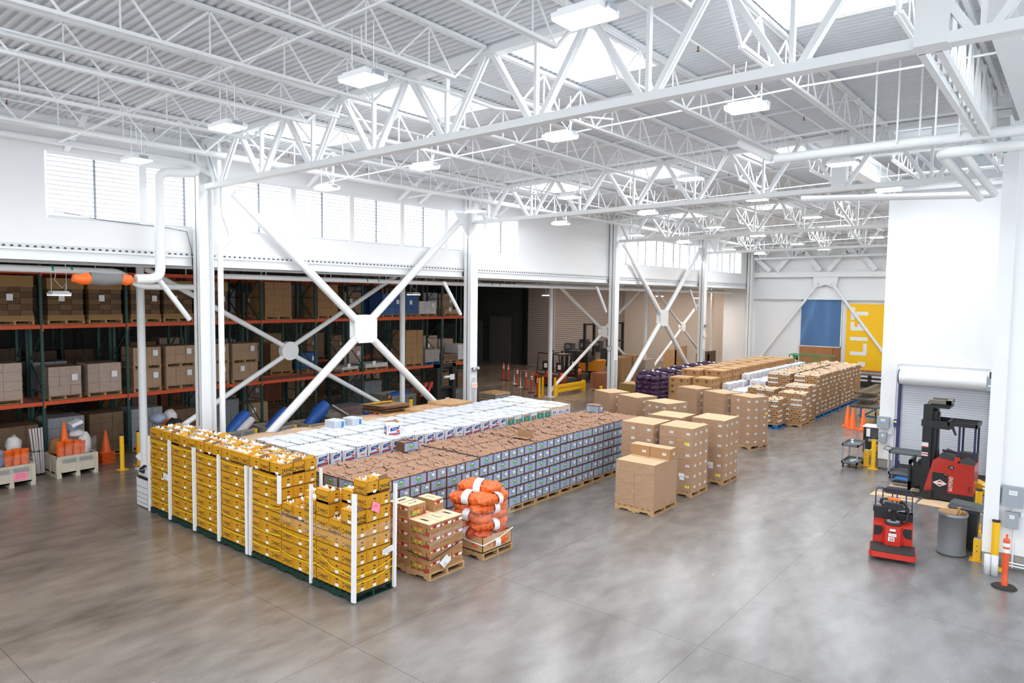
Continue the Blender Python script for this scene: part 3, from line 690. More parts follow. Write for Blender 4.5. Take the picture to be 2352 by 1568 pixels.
tag(m.build('stretch_wrap'), 'clear stretch wrap band round the two nearest yellow pallets', 'stretch wrap')
m = MB(); m.add([(0,0,0),(0,.18,-.1),(0,.22,.05),(0,.05,.16)], [(0,1,2,3)], pinkp)
for i in range(4): m.bar((.002,.05+.03*i,.03),(.002,.06+.03*i,.07), .003,.006, redprint)
tag(m.build('paper_note', loc=(-9.762,8.02,1.62)), 'pink paper note with handwriting stuck on the nearest yellow boxes', 'note')
m = MB(); m.add([(0,0,0),(0,.26,.02),(0,.26,.14),(0,0,.10)], [(0,1,2,3)], paper); strokes(m, (Vector((.002,0,0)),Vector((0,1,0)),Vector((0,0,1)),1), .02,.02,.22,.10,3, darkgrey)
tag(m.build('shipping_label', loc=(-9.745,8.27,.72)), 'white shipping label low on the right end of the yellow row', 'label')
m = MB(); m.add([(0,0,0),(.25,0,-.02),(.25,0,.13),(0,0,.15)], [(0,1,2,3)], paper); strokes(m, (Vector((0,-.002,0)),Vector((1,0,0)),Vector((0,0,1)),1), .03,.02,.2,.10,3, darkgrey)
tag(m.build('shipping_label', loc=(-17.0,7.61,1.0)), 'white shipping label on the leftmost yellow pallet', 'label')

# ---- pale blue vegetable boxes
def logo(mb, F, u, v, ru):
    disc(mb, F, u, v, ru, ru*.85, blued, .001); o, U, V, _ = F
    pts = [(u+ru*math.cos(a), v+ru*.85*math.sin(a)) for a in [math.pi+math.pi*k/8 for k in range(9)]]
    poly(mb, F, pts, greenp, .0016); rect(mb, F, u-ru*.7, v+.0, u+ru*.7, v+ru*.22, paper, .002); poly(mb, F, [(u-ru*.5,v+ru*.35),(u-ru*.1,v+ru*.75),(u+ru*.4,v+ru*.4)], bluec, .002)
def blue_box(dx, dy, top, seed):
    bz = .245; r = random.Random(seed); dx -= .012; dy -= .010; mb = MB(); hx, hy = dx/2, dy/2
    mb.box(-hx,-hy,0,hx,hy,bz-.004, mat('blue box edge', (.13,.065,.035), .8))
    for F in (facef(dx,dy), facer(dx,dy)):
        w = F[3]; rect(mb, F, .018, .016, w-.018, bz-.026, bluec)
        if w > .4:
            logo(mb, F, w*.5, bz*.60, .082); txt(mb, F, 'Vegetables', w*.52, bz*.12, .052, blued, sx=.95)
        else:
            logo(mb, F, w*.5, bz*.42, .05); rect(mb, F, w*.5, bz*.42, w*.78, bz*.66, paper, .003); txt(mb, F, 'Vegetables', w*.5, bz*.10, .024, blued)
            strokes(mb, F, w*.08, bz*.5, w*.26, bz*.86, 5, blued, .004); disc(mb, F, w*.5, bz*.88, .02, .018, leaf if seed % 2 else ink, .002, 8)
    for sx in (-1, 1): mb.add([(sx*hx*.5-.02,-hy-.003,bz-.02),(sx*hx*.5+.02,-hy-.003,bz-.02),(sx*hx*.5+.02,-hy-.003,bz+.004),(sx*hx*.5-.02,-hy-.003,bz+.004)], [(0,1,2,3)], ink)
    if top:
        kt = mat('blue box top kraft', (.36,.20,.125), .8, var=.18, vscale=9)
        mb.quad((-hx,-hy,bz),(hx,-hy,bz),(hx,hy,bz),(-hx,hy,bz), kt)
        for k in range(5):            # loose flap ends sticking up a little
            cx, cy = r.uniform(-.6,.6)*hx, r.uniform(-.6,.6)*hy; a = r.uniform(0,3.1); l = r.uniform(.07,.15); w = r.uniform(.03,.07); h = r.uniform(.012,.04)
            T = TR(cx,cy,bz+.001,a); mb.add([(-l,-w,0),(l,-w,0),(l*.8,w,h),(-l*.8,w,h*.6)], [(0,1,2,3)], kt, T); mb.add([(-l*.8,w,h*.6),(l*.8,w,h),(l*.8,w+.012,.001),(-l*.8,w+.012,.001)], [(0,1,2,3)], ink, T)  # second quad paints the shade under the raised flap edge
        T = TR(r.uniform(-.05,.05),r.uniform(-.05,.05),bz+.004,0 if dx > dy else 1.57); mb.add([(-.12,-.018,0),(.12,-.018,0),(.12,.018,.0),(-.12,.018,.0)], [(0,1,2,3)], mat('clear tape', (.62,.50,.44), .3), T)
        mb.disc((r.uniform(-.08,.08),r.uniform(-.06,.06),bz+.005), (1,0,0), (0,1,0), .035, .012, ink, 8)
        if seed % 3 == 0: crumple(mb, -.05,-.02,.05,.03, bz+.006, .03, leaf, 4, 3, seed)
    return mb.build('vegetable_box', link=False)
BA = [blue_box(.335,.50,t,s) for t, s in ((False,1),(True,1),(True,2),(True,3))]
BB = [blue_box(.50,.31,t,s) for t, s in ((False,2),(True,4),(True,6),(True,5))]
BY0 = 9.02; BP = 1.12
def blue_layer(p, row, l, top, zoff):
    flip = (l+p) % 2; x1 = -11.04-row*1.03; y0 = BY0+BP*p; out = []
    ya = y0 if not flip else y0+.62; yb = y0+.50 if not flip else y0
    for i in range(3): out.append((BA, x1-.335*(i+.5), ya+.25, i, 0))
    for j in range(2):
        for i in range(2): out.append((BB, x1-.505*(i+.5), yb+.31*(j+.5), i, j+1))
    return out
DEP = ['outer', 'middle', 'inner']
bcore = MB()
for p in range(10):
    zo = [.0,.0,-.015,.03,.02,.03,.05,.04,.05,.0][p]
    for row in range(2):
        if row == 0 or p > 3: pass
        pallet(-11.02-row*1.03-1.02, BY0+BP*p, 1.02, 1.10, 'wooden pallet under the %s blue box stack, %s row' % (ORD[p], ('aisle','inner')[row]))
        for l in range(6):
            for (S, x, y, i, j) in blue_layer(p, row, l, l == 5, 0):
                if l < 5 and not (row == 0 and i == 0):
                    w_, d_ = ((.33,.49) if S is BA else (.49,.30)); bcore.cbox((x, y, .145+(.245+zo/6)*(l+.5)), (w_-.01, d_-.01, .238), bluec); continue
                s = S[0] if l < 5 else random.choice(S[1:])
                seat = 'slot %s' % ORD[j] 
                dup(s, (x+random.uniform(-.004,.004), y+random.uniform(-.003,.003), .145+(.245+zo/6)*l), random.uniform(-.008,.008),
                    'blue vegetable box, %s layer up, %s %s place, %s stack, %s row' % (ORD[l], DEP[i], ('near','centre','far')[j], ORD[p], ('aisle','inner')[row]), 'blue vegetable boxes', 'box')
tag(bcore.build('inner_vegetable_boxes'), 'inner pale blue vegetable boxes packed behind the visible ones', 'box', None, 'stuff')
dup(BB[2], (-12.9,11.75,1.625), math.pi*.0+1.57, 'single blue vegetable box lying on top of the blue stacks beside the white boxes', None, 'box')
dup(BB[1], (-12.6,19.9,1.63), .1, 'single blue vegetable box on top at the far end of the blue stacks', None, 'box')
m = MB(); kt = MATS['blue box top kraft']; m.add([(0,0,0),(.45,.12,0),(.45,.12,.2),(0,0,.18)], [(0,1,2,3)], kraftd); m.add([(0,0,0),(.45,.12,0),(.5,-.25,.02),(.05,-.3,.03)], [(0,3,2,1)], kt)
tag(m.build('cardboard_flap', loc=(-11.9,14.9,1.65)), 'upright brown cardboard flap standing open on the blue stacks', 'cardboard')

# ---- white produce boxes (left long row)
def white_box(dx, dy, kind, seed, flaps=True):
    bz = .298; dx -= .01; dy -= .01; mb = MB(); hx, hy = dx/2, dy/2; r = random.Random(seed)
    mb.box(-hx,-hy,0,hx,hy,bz-.012, whitec)
    mb.add([(-hx,-hy,bz-.012),(hx,-hy,bz-.012),(hx,hy,bz-.012),(-hx,hy,bz-.012),(-hx*.5,0,bz+.028),(hx*.5,0,bz+.018)], [(0,1,5,4),(1,2,5),(2,3,4,5),(3,0,4)], whitec)
    for F in (facef(dx,dy), facer(dx,dy)):
        w = F[3]; big = w > .31
        for u in (.12,.5 if not big else .88): disc(mb, F, w*u, bz-.035, .012, .018, ink, .001, 8)
        if kind == 'navy':
            poly(mb, F, [(w*.22,bz*.42),(w*.80,bz*.55),(w*.90,bz*.82),(w*.24,bz*.72)], navy, .001); txt(mb, F, 'Pic Mex', w*.56, bz*.58, .05 if big else .034, whitec, sx=.9, off=.002)
            if big:
                disc(mb, F, w*.8, bz*.42, .05,.028, redprint, .002, 10); poly(mb, F, [(w*.1,bz*.06),(w*.92,bz*.10),(w*.92,bz*.30),(w*.16,bz*.26)], navy, .001); rect(mb, F, w*.2, bz*.12, w*.86, bz*.22, redprint, .002)
            else: rect(mb, F, w*.35, bz*.2, w*.8, bz*.28, redprint, .002); rect(mb, F, w*.3, bz*.84, w*.6, bz*.87, ink, .002)
            rect(mb, F, w*.06, bz*.45, w*.09, bz*.75, redprint, .001)
        elif kind == 'teal':
            rect(mb, F, w*.06, bz*.10, w*.94, bz*(.84 if big else .55), teal, .001); rect(mb, F, w*.1, bz*(.68 if big else .18), w*.9, bz*(.8 if big else .28), orprint, .002)
            disc(mb, F, w*.5, bz*.42, .04,.036, orprint, .002, 12); strokes(mb, F, w*.15, bz*.14, w*.85, bz*.24, 1, orprint, .01, .002)
        else:
            pu = mat('purple print', (.30,.08,.35), .6); yy = mat('gold print', (.8,.5,.06), .6)
            strokes(mb, F, w*.1, bz*.62, w*.9, bz*.9, 2, yy, .03); disc(mb, F, w*.3, bz*.35, .03,.05, pu, .001, 9); disc(mb, F, w*.55, bz*.38, .03,.04, pu, .001, 9); rect(mb, F, w*.66, bz*.25, w*.9, bz*.34, yy, .001)
    for k in range(4): mb.disc(((-1,1)[k%2]*hx*.92, (-.6,.6)[k//2]*hy, bz-.008), (1,0,0),(0,1,0), .020,.016, ink, 6)
    mb.add([(-hx*.5,0,bz+.03),(hx*.5,0,bz+.02),(hx*.5,.016,bz+.014),(-hx*.5,.016,bz+.022)], [(0,1,2,3)], darkgrey)
    return mb.build('produce_box', link=False)
WBX = {}
for kd in ('navy','teal','grape'):
    WBX[kd] = ([white_box(.41,.375,kd,s) for s in (1,2)], [white_box(.41,.30,kd,s) for s in (3,4)])
wcore = MB(); wz = [0,0,-1,-1,-1,-1,-1,0,0,0]
WY0 = 9.30
for p in range(9):
    kd = 'navy' if p < 6 else ('teal' if p < 8 else 'grape')
    for row in range(2):
        nl = 5+(1 if (p+row) % 3 == 1 and row else 0)
        zb = .345+.015*(p % 3)+(.02 if row == 1 else 0)
        x1 = -13.26-row*1.27
        pallet(x1-1.24, WY0+1.13*p, 1.24, 1.10, 'wooden pallet under the %s white box stack, %s row' % (ORD[p], ('front','rear')[row]))
        for l in range(3, 5):
            for i in range(3):
                for j in range(3):
                    if l == 3 and not (row == 0 and i == 0): continue
                    long = True; S = WBX[kd][0]
                    x = x1-.41*(i+.5); y = WY0+1.13*p+.01+(.375)*(j+.5)
                    if i == 0 and (j+p+l) % 3 == 2: S = WBX[kd][1]
                    z = zb+.30*l+random.uniform(0,.03)
                    dup(random.choice(S), (x+random.uniform(-.006,.006), y, z), random.uniform(-.09,.09), 'white produce box, %s layer, %s, %s place, %s pallet, %s row' % (('lower','top')[l-3], ['right edge','middle','left edge'][i], ('near','centre','far')[j], ORD[p], ('front','rear')[row]), 'white produce boxes on the left pallets', 'box')
        # the unseen lower layers of the stack carry the ones above
        for l in range(4):
            for i in range(3):
                for j in range(3):
                    if l == 3 and row == 0 and i == 0: continue
                    wcore.cbox((x1-.41*(i+.5), WY0+1.13*p+.01+.375*(j+.5), zb+.30*(l+.5)-.002), (.39,.33,.29) , whitec)
        wcore.box(x1-1.22, WY0+1.13*p, .14, x1, WY0+1.13*p+1.1, zb-.001, whitec)
tag(wcore.build('inner_produce_boxes'), 'inner white produce boxes under the visible top layers', 'box', None, 'stuff')
dup(WBX['navy'][0][0], (-13.75,12.0,1.86), -.5, 'tilted white produce box lying open on top of the white stacks', None, 'box')
m = MB(); crumple(m, -.2,-.12,.2,.12, 0, .12, kraftd, 5, 4, 3); tag(m.build('torn_cardboard', loc=(-13.95,12.15,2.16)), 'torn brown cardboard scrap on the tilted white box', 'cardboard')
for k, (x, y) in enumerate(((-15.5,11.5),(-15.45,12.05))):
    m = MB(); m.box(-.2,-.17,0,.2,.17,.27, whitec)
    for F in (facef(.4,.34), facer(.4,.34)):
        strokes(m, F, .03,.03,F[3]-.03,.24,5, blued, .01); 
    rect(m, facer(.4,.34), .22,.05,.3,.22, blued, .002)
    tag(m.build('glove_carton', loc=(x,y,1.84), rz=.1), ('left','right')[k]+' small white carton with blue print on the kraft pallets', 'box')

# ---- kraft cartons on the farthest left row, partly under plastic
cart_l = mat('tan carton', (.62,.36,.17), .75, var=.08, vscale=4)
def plain_box(dx, dy, bz, m, name, marks=True):
    mb = MB(); dx -= .008; dy -= .008; hx, hy = dx/2, dy/2; mb.box(-hx,-hy,0,hx,hy,bz-.005, m)
    mb.quad((-hx,-.004,bz-.004),(hx,-.004,bz-.004),(hx,.004,bz-.004),(-hx,.004,bz-.004), kraftd)
    if marks: strokes(mb, (Vector((-hx,-hy,bz-.003)),Vector((1,0,0)),Vector((0,1,0)),dx), .1*dx,.15*dy,.6*dx,.4*dy,2, ink, .006, 0)
    return mb.build(name, link=False)
KB = [plain_box(.36,.38,.26, cart_l, 'tan_carton'), plain_box(.36,.38,.26, mat('tan carton pale', (.68,.42,.22), .75, var=.08), 'tan_carton')]
tcore = MB()
for p in range(7):
    y0 = 9.6+1.17*p; x1 = -16.15; H = [1.62,1.60,1.62,1.66,1.68,1.78,1.86][p]
    pallet(x1-1.1, y0, 1.1, 1.12, 'wooden pallet under the %s tan carton stack from the camera' % ORD[p])
    tcore.box(x1-1.08, y0, .14, x1-.01, y0+1.12, H-.262, cart_l); tcore.box(x1-1.085, y0-.003, .6, x1-.005, y0+1.123, .61, kraftd)
    for i in range(3):
        for j in range(3):
            dup(KB[(i+j) % 2], (x1-.365*(i+.5), y0+.375*(j+.5), H-.26), 0, 'tan carton, top layer, %s column, %s place, %s tan pallet' % (['right','middle','left'][i], ('near','centre','far')[j], ORD[p]), 'tan cartons on the far left row', 'box')
    if p in (0, 1, 3):
        m = MB(); n = 9; vs = []; fs = []
        for b_ in range(n):
            for a in range(n):
                u, v = a/(n-1), b_/(n-1); vs.append((-1.12+1.2*u, -.05+1.2*v, .02+.13*math.sin(math.pi*u)**.6*math.sin(math.pi*v)**.6+random.uniform(0,.012)))
        for b_ in range(n-1):
            for a in range(n-1): q = b_*n+a; fs.append((q,q+1,q+n+1,q+n))
        m.add(vs, fs, mat('plastic over kraft', (.72,.50,.33), .25, coat=.4), smooth=True)
        tag(m.build('kraft_sheet', loc=(x1, y0, H)), 'bulging plastic-covered kraft sheet over the %s tan pallet from the camera' % ORD[p], 'sheet')
tag(tcore.build('inner_tan_cartons'), 'inner tan cartons under the visible top layer of the left row', 'box', None, 'stuff')
m = MB()
for k in range(9): m.add([(0,0,.025*k),(1.1,.1,.025*k+.01),(1.15,1.2,.025*k+.01),(.05,1.1,.025*k)], [(0,1,2,3)], kraft if k % 2 else kraftd, TR(-.03*(k%3),.02*(k%4),0,.03*(k%3)))
m.add([(.2,.2,.235),(.42,.22,.235),(.46,1.0,.24),(.25,1.0,.235)], [(0,1,2,3)], yellowp)
tag(m.build('flattened_cardboard_pile', loc=(-18.2,14.5,1.69)), 'pile of flattened cardboard sheets with a yellow stripe on the tan cartons', 'cardboard pile', None, 'stuff')

# ---- pepper boxes
pep = mat('pepper carton', (.42,.22,.085), .75, var=.08); pept = mat('pepper carton top', (.74,.55,.36), .75)
def pepper_box(dx, dy, seed=0):
    bz = .24; dx -= .008; dy -= .008; mb = MB(); hx, hy = dx/2, dy/2; mb.box(-hx,-hy,0,hx,hy,bz-.004, pep); mb.quad((-hx,-hy,bz-.003),(hx,-hy,bz-.003),(hx,hy,bz-.003),(-hx,hy,bz-.003), pept)
    T = TR(0,0,bz,0 if dx > dy else 1.57); mb.add([(-.12,-.03,0),(.08,-.03,0),(.12,.03,0),(-.08,.03,0)] if seed else [(-.12,-.01,0),(.1,-.01,0),(.1,.08,0),(.085,.08,0),(.085,.005,0),(-.12,.005,0)], [(0,1,2,3)] if seed else [(0,1,4,5),(1,2,3,4)], ink, T)
    for F in (facef(dx,dy), facer(dx,dy)):
        w = F[3]
        if w > .4:
            n = 9; top_ = [(w*(.15+.85*k/n), bz*(.10+.28*(k/n)**2)) for k in range(n+1)]; poly(mb, F, [(w*.15,0.004),(w,0.004)]+top_[::-1], redprint_d, .001)
            for k, (u, v, c) in enumerate(((.25,.26,greenp),(.36,.34,orprint2),(.47,.3,orprint),(.58,.36,orprint2),(.66,.24,greenp),(.42,.2,greenp))): disc(mb, F, w*u, bz*v, .035,.035, c, .002+.0004*k, 9)
            txt(mb, F, 'Fresh', w*.45, bz*.76, .035, redprint_d); txt(mb, F, 'Vegetables', w*.5, bz*.58, .045, redprint_d); rect(mb, F, w*.14,bz*.25,w*.17,bz*.6, ink,.002); rect(mb, F, w*.86,bz*.3,w*.89,bz*.66, ink,.002)
        else:
            n = 8; lo = [(w*k/n, bz*(.52+.1*math.sin(math.pi*k/n))) for k in range(n+1)]; hi = [(w*k/n, bz*(.74+.16*math.sin(math.pi*k/n))) for k in range(n+1)]
            poly(mb, F, lo+hi[::-1], redprint_d, .001); rect(mb, F, w*.08,bz*.6,w*.28,bz*.76, pept,.002); rect(mb, F, w*.62,bz*.6,w*.95,bz*.8, paper,.003); rect(mb, F, w*.38,bz*.68,w*.56,bz*.74, ink,.002)
            strokes(mb, F, w*.15,bz*.1,w*.85,bz*.4,3, kraftd,.014)
    return mb.build('pepper_box', link=False)
redprint_d = mat('dark red print', (.42,.04,.03), .6); orprint2 = mat('pepper yellow', (.85,.45,.02), .6)
PA, PA2, PB, PB2 = pepper_box(.60,.31), pepper_box(.60,.31,1), pepper_box(.29,.465), pepper_box(.29,.465,1)
pallet(-10.69, 9.2, 1.22, .98, 'wooden pallet under the red-banded pepper boxes')
px, py = -10.68, 9.22
for l in range(4):
    for j in range(3): dup((PA,PA2)[(j+l)%2], (px+.585+.30, py+.31*(j+.5), .14+.24*l), 0, 'pepper box, %s layer up, right half, %s place from the front, by the sack pallet' % (ORD[l], ORD[j]), 'pepper boxes', 'box')
    for j in range(2):
        for i in range(2): dup((PB,PB2)[(i+j)%2], (px+.145+.29*i, py+.2325+.465*j, .14+.24*l), 0, 'pepper box, %s layer up, left half, %s column, %s row' % (ORD[l], ('left','right')[i], ('front','back')[j]), 'pepper boxes', 'box')
dup(PB2, (px+.145,py+.2325,1.10), .02, 'topmost pepper box at the left front of the stack', None, 'box'); dup(PB, (px+.45,py+.24,1.10), -.04, 'topmost pepper box showing its pepper picture, second from left', None, 'box')
dup(PB, (px+.42,py+.77,1.10), 1.6, 'topmost pepper box at the back of the stack, by the sacks', None, 'box')
m = MB(); m.add([(-.01,0,0),(-.01,.2,.12),(-.01,.34,-.02),(-.01,.14,-.14)], [(0,1,2,3)], paper); strokes(m, (Vector((0,.1,-.08)),Vector((0,.8,-.6)),Vector((0,.5,.7)),1), 0,0,.12,.1,4, darkgrey)
tag(m.build('shipping_label', loc=(-9.445,9.45,.30)), 'tilted white shipping label low on the pepper boxes', 'label')
m = MB(); z = .75
for a, b_ in (((-9.45,9.2,z),(-9.45,10.17,z+.12)),): m.add([(a[0],a[1],a[2]+.16),(b_[0],b_[1],b_[2]+.1),(b_[0],b_[1],b_[2]-.08),(a[0],a[1],a[2]-.06)], [(0,3,2,1)], wrapm)
m.add([(-9.9,9.2,z+.2),(-9.45,9.2,z+.16),(-9.45,9.2,z-.06),(-9.8,9.2,z+.1)], [(0,3,2,1)], wrapm)
tag(m.build('stretch_wrap'), 'band of clear stretch wrap round the pepper boxes', 'stretch wrap')
m = MB(); m.tube([(-10.1,9.2,.47),(-9.46,9.2,.42),(-9.44,9.25,.42),(-9.44,10.1,.60)], .009, dark, 6); tag(m.build('strap'), 'black strap round the pepper boxes', 'strap')

# ---- mesh sacks
def sack(L, Wd, H, m, band, freq, seed, name, patch=False):
    mb = MB(); nu, nv = 54, 36; vs = []; fs = []; off = Vector((seed*7.1,0,0))
    def P(u, v, k=1.0):
        t = -1+2*u; a = 2*math.pi*v; e = (1-abs(t)**3.6)**.6 if abs(t) < 1 else 0
        ca, sa = math.cos(a), math.sin(a); p = Vector((t*L/2, Wd/2*e*math.copysign(abs(ca)**.75,ca), H/2*e*math.copysign(abs(sa)**.8,sa))); return p
    for i in range(nu+1):
        for j in range(nv):
            p = P(i/nu, j/nv); d = noise.voronoi((p+off)*freq)[0][0]; n = Vector((0,p.y,p.z*1.5)); n = n.normalized() if n.length > 1e-5 else Vector((1,0,0))
            p = p+n*(.045-.085*d)+Vector((0,.025*math.sin(seed+p.x*7),.022*math.sin(seed*2+p.x*9))); vs.append((p.x,p.y,p.z+H/2))
    for i in range(nu):
        for j in range(nv): a = i*nv+j; b_ = i*nv+(j+1)%nv; fs.append((a,a+nv,b_+nv,b_))
    mb.add(vs, fs, m, smooth=True); o = mb.build(name, link=False); k = []
    bm = MB(); vs = []; fs = []
    us = [.42+.16*q/4 for q in range(5)]; js = range(nv) if not patch else range(4, 14)
    js = list(js); n = len(js)
    for u in us:
        for j in js: p = P(u, j/nv); nn = Vector((0,p.y,p.z*1.5)).normalized(); p = p+nn*.034+Vector((0,.025*math.sin(seed+p.x*7),.022*math.sin(seed*2+p.x*9))); vs.append((p.x,p.y,p.z+H/2))
    for i in range(4):
        for j in range(n if not patch else n-1): a = i*n+j; b_ = i*n+(j+1)%n; fs.append((a,a+n,b_+n,b_))
    bm.add(vs, fs, band, smooth=True)
    if not patch: bm.text('25', (0,0,H+.03), (0,1,0), (-1,0,0), .06, redprint)
    k.append((bm.build('label_band', link=False), [])); return proto(o, k)
onion = mat('orange mesh', (.74,.13,.02), .45, var=.25, vscale=18); onion2 = mat('red mesh', (.62,.10,.04), .5, var=.3, vscale=18)
SK = [sack(.98,.54,.25,onion,paper,13,s,'produce_sack') for s in (1,2)]+[sack(.96,.52,.24,onion2,paper,13,s,'produce_sack') for s in (3,4)]
pallet(-10.44, 10.66, 1.04, .98, 'wooden pallet under the orange mesh sacks')
m = MB(); X0_, X1_, Y0_, Y1_ = -10.42,-9.42,10.68,11.62
m.box(X0_,Y0_,.14,X1_,Y0_+.012,.46,kraft); m.box(X0_,Y1_-.012,.14,X1_,Y1_,.46,kraft); m.box(X0_,Y0_,.14,X0_+.012,Y1_,.46,kraft); m.box(X1_-.012,Y0_,.14,X1_,Y1_,.46,kraft); m.box(X0_,Y0_,.141,X1_,Y1_,.16,kraft)
tag(m.build('cardboard_tray'), 'open kraft cardboard tray holding the orange mesh sacks', 'tray')
n = 0
for l, z in enumerate((.16,.34,.52,.70,.88)):
    for k in range(2):
        n += 1
        if l % 2: loc, a = (-9.93, 10.92+.47*k, z), 0
        else: loc, a = (-10.17+.48*k, 11.15, z), math.pi/2
        dup(SK[(l*2+k) % 4 if l < 3 else k], (loc[0]+.03*math.sin(n), loc[1], loc[2]), a+.05*math.sin(n*2), 'orange mesh sack of onions, %s layer up, %s one' % (ORD[l], ('near','far')[k] if l % 2 else ('left','right')[k]), 'orange mesh sacks', 'sack')
for k, (x, y, z, a) in enumerate(((-10.0,10.93,1.05,.25),(-9.68,11.2,1.06,1.75),(-10.1,11.35,1.08,.1),(-9.98,11.2,1.24,.45))):
    dup(SK[k % 2], (x,y,z), a, ['topmost orange sack lying toward the pepper boxes','topmost orange sack on the right edge','topmost orange sack at the rear','highest orange sack crowning the heap'][k], 'orange mesh sacks', 'sack')
m = MB(); m.add([(-9.40,10.64,1.0),(-9.36,11.66,1.05),(-9.40,11.66,.72),(-9.40,10.64,.75)], [(0,3,2,1)], wrapm); m.add([(-9.98,10.6,1.08),(-9.40,10.64,1.0),(-9.40,10.64,.75),(-10.0,10.6,.85)], [(0,3,2,1)], wrapm)
m.add([(-9.40,11.3,.72),(-9.36,11.66,.9),(-9.39,10.9,.25),(-9.40,10.66,.28)], [(0,1,2,3)], wrapm)
tag(m.build('stretch_wrap'), 'clear stretch wrap draped over the orange sacks', 'stretch wrap')
m = MB(); m.tube([(-10.3,10.66,.42),(-9.8,10.66,.34),(-9.42,10.66,.32),(-9.40,10.7,.32),(-9.40,11.2,.36),(-9.40,11.64,.47)], .012, paper, 6); tag(m.build('rope'), 'thin white rope round the kraft tray', 'rope')

# ---- tall wrapped carton pallets in the middle
cb = mat('carton brown', (.40,.215,.095), .75, var=.06, vscale=3); cbt = mat('carton top', (.66,.46,.27), .75)
def ship_box(dx, dy, bz, lf, lr, seed):
    mb = MB(); dx -= .006; dy -= .006; hx, hy = dx/2, dy/2; mb.box(-hx,-hy,0,hx,hy,bz-.004, cb); mb.quad((-hx,-hy,bz-.003),(hx,-hy,bz-.003),(hx,hy,bz-.003),(-hx,hy,bz-.003), cbt)
    strokes(mb, (Vector((-hx,-hy,bz-.002)),Vector((1,0,0)),Vector((0,1,0)),dx), dx*.3,dy*.3,dx*.7,dy*.6,2, kraftd,.008,0)
    F = facef(dx,dy); R_ = facer(dx,dy); k = []
    for (Q, on) in ((F, lf), (R_, lr)):
        w = Q[3]; rect(mb, Q, w-.016, .05, w-.004, .06, ink, .001); rect(mb, Q, w-.016, bz-.06, w-.004, bz-.05, ink, .001)
        if on:
            s = MB(); u = w*.62 if w > .45 else w*.45; rect(s, Q, u, bz*.35, u+.11, bz*.56, paper, .002); strokes(s, Q, u+.01, bz*.38, u+.1, bz*.52, 2, darkgrey, .008, .003); k.append((s.build('shipping_label', link=False), []))
    return proto(mb.build('shipping_carton', link=False), k)
SBX = {}
def carton_stack(x1, y0, nx, ny, dx, dy, nz, bz, name, lf=True, lr=True, wrapped=True, full_y=None, ztop=None, rz=0):
    W_, D_ = nx*dx, ny*dy; ca, sa = math.cos(rz), math.sin(rz)
    G = lambda u, v: (x1+ca*u-sa*v, y0+sa*u+ca*v)
    pallet(*G(-W_-.01, -.01), W_+.02, D_+.02, 'wooden pallet under the %s' % name, rz=rz)
    for l in range(nz):
        for j in range(ny):
            for i in range(nx):
                if not (j == 0 or i == nx-1 or l == nz-1): continue
                key = (dx, dy, bz, lf, lr)
                if key not in SBX: SBX[key] = ship_box(dx, dy, bz, lf, lr, 0)
                dup(SBX[key], (*G(-W_+dx*(i+.5)+random.uniform(-.003,.003), dy*(j+.5)), .142+bz*l), rz, 'carton, %s layer, %s column, %s deep, %s' % (ORD[l], ('left','right')[i] if nx == 2 else ORD[i], ORD[j], name), 'brown shipping cartons', 'box')
    if wrapped:
        m = MB(); H = nz*bz; e = .012
        m.add([(-W_-e,-e,.03),(e,-e,.0),(e,D_+e,.05),(e,D_+e,H-.01),(e,-e,H-.01),(-W_-e,-e,H-.01)], [(0,1,4,5),(1,2,3,4)], wrapm)
        tag(m.build('stretch_wrap', loc=(x1,y0,.14), rz=rz), 'clear stretch wrap round the %s' % name, 'stretch wrap')
carton_stack(-8.12,15.66,2,2,.55,.63,4,.29,'short front carton pallet',False,False)
last_top = ship_box(.58,.36,.28,True,True,1)
for k in range(2): dup(last_top, (-8.98+.585*k, 16.66, .142+.29*4), 0, '%s loose carton on top of the short front carton pallet' % ('left','right')[k], 'brown shipping cartons', 'box')
carton_stack(-8.12,17.85,2,3,.50,.345,6,.296,'tall pallet behind the short one')
carton_stack(-7.97,19.68,2,3,.51,.36,6,.296,'tall pallet third along the aisle')
carton_stack(-9.15,25.03,2,2,.50,.44,6,.296,'tall pallet before the perforated boxes',rz=-.38)
carton_stack(-9.28,17.78,2,3,.51,.36,6,.292,'tall pallet beside the blue stacks')
carton_stack(-9.23,19.45,2,2,.53,.50,6,.29,'pallet half hidden behind two tall ones', False, False)
carton_stack(-10.72,21.5,3,2,.345,.49,6,.296,'pallet nearest the far end of the blue row',rz=-.29)
carton_stack(-12.2,22.08,2,2,.54,.47,6,.296,'middle pallet in the diagonal row of three',False,rz=-.36)
carton_stack(-13.57,22.47,2,2,.52,.46,6,.296,'farthest left pallet, beside the clock column',False,rz=-.43)
carton_stack(-11.62,25.82,2,2,.54,.45,6,.296,'pallet before the waxed boxes', False, True,rz=-.34)
carton_stack(-10.29,25.29,2,2,.56,.44,6,.296,'pallet left of the perforated boxes', False, True,rz=-.42)
for x, y, z, w, lab in ((-8.25-.25,17.835,.55,.16,'second'),(-8.25-.2,19.665,.55,.16,'third')):
    m = MB(); rect(m, (Vector((0,0,0)),Vector((1,0,0)),Vector((0,0,1)),1), 0,0,.17,.10, paper); rect(m, (Vector((0,0,0)),Vector((1,0,0)),Vector((0,0,1)),1), .03,-.09,.17,-.01, paper)
    tag(m.build('shipping_label', loc=(x,y,z)), 'double white label on the tall pallet, %s along the aisle' % lab, 'label')
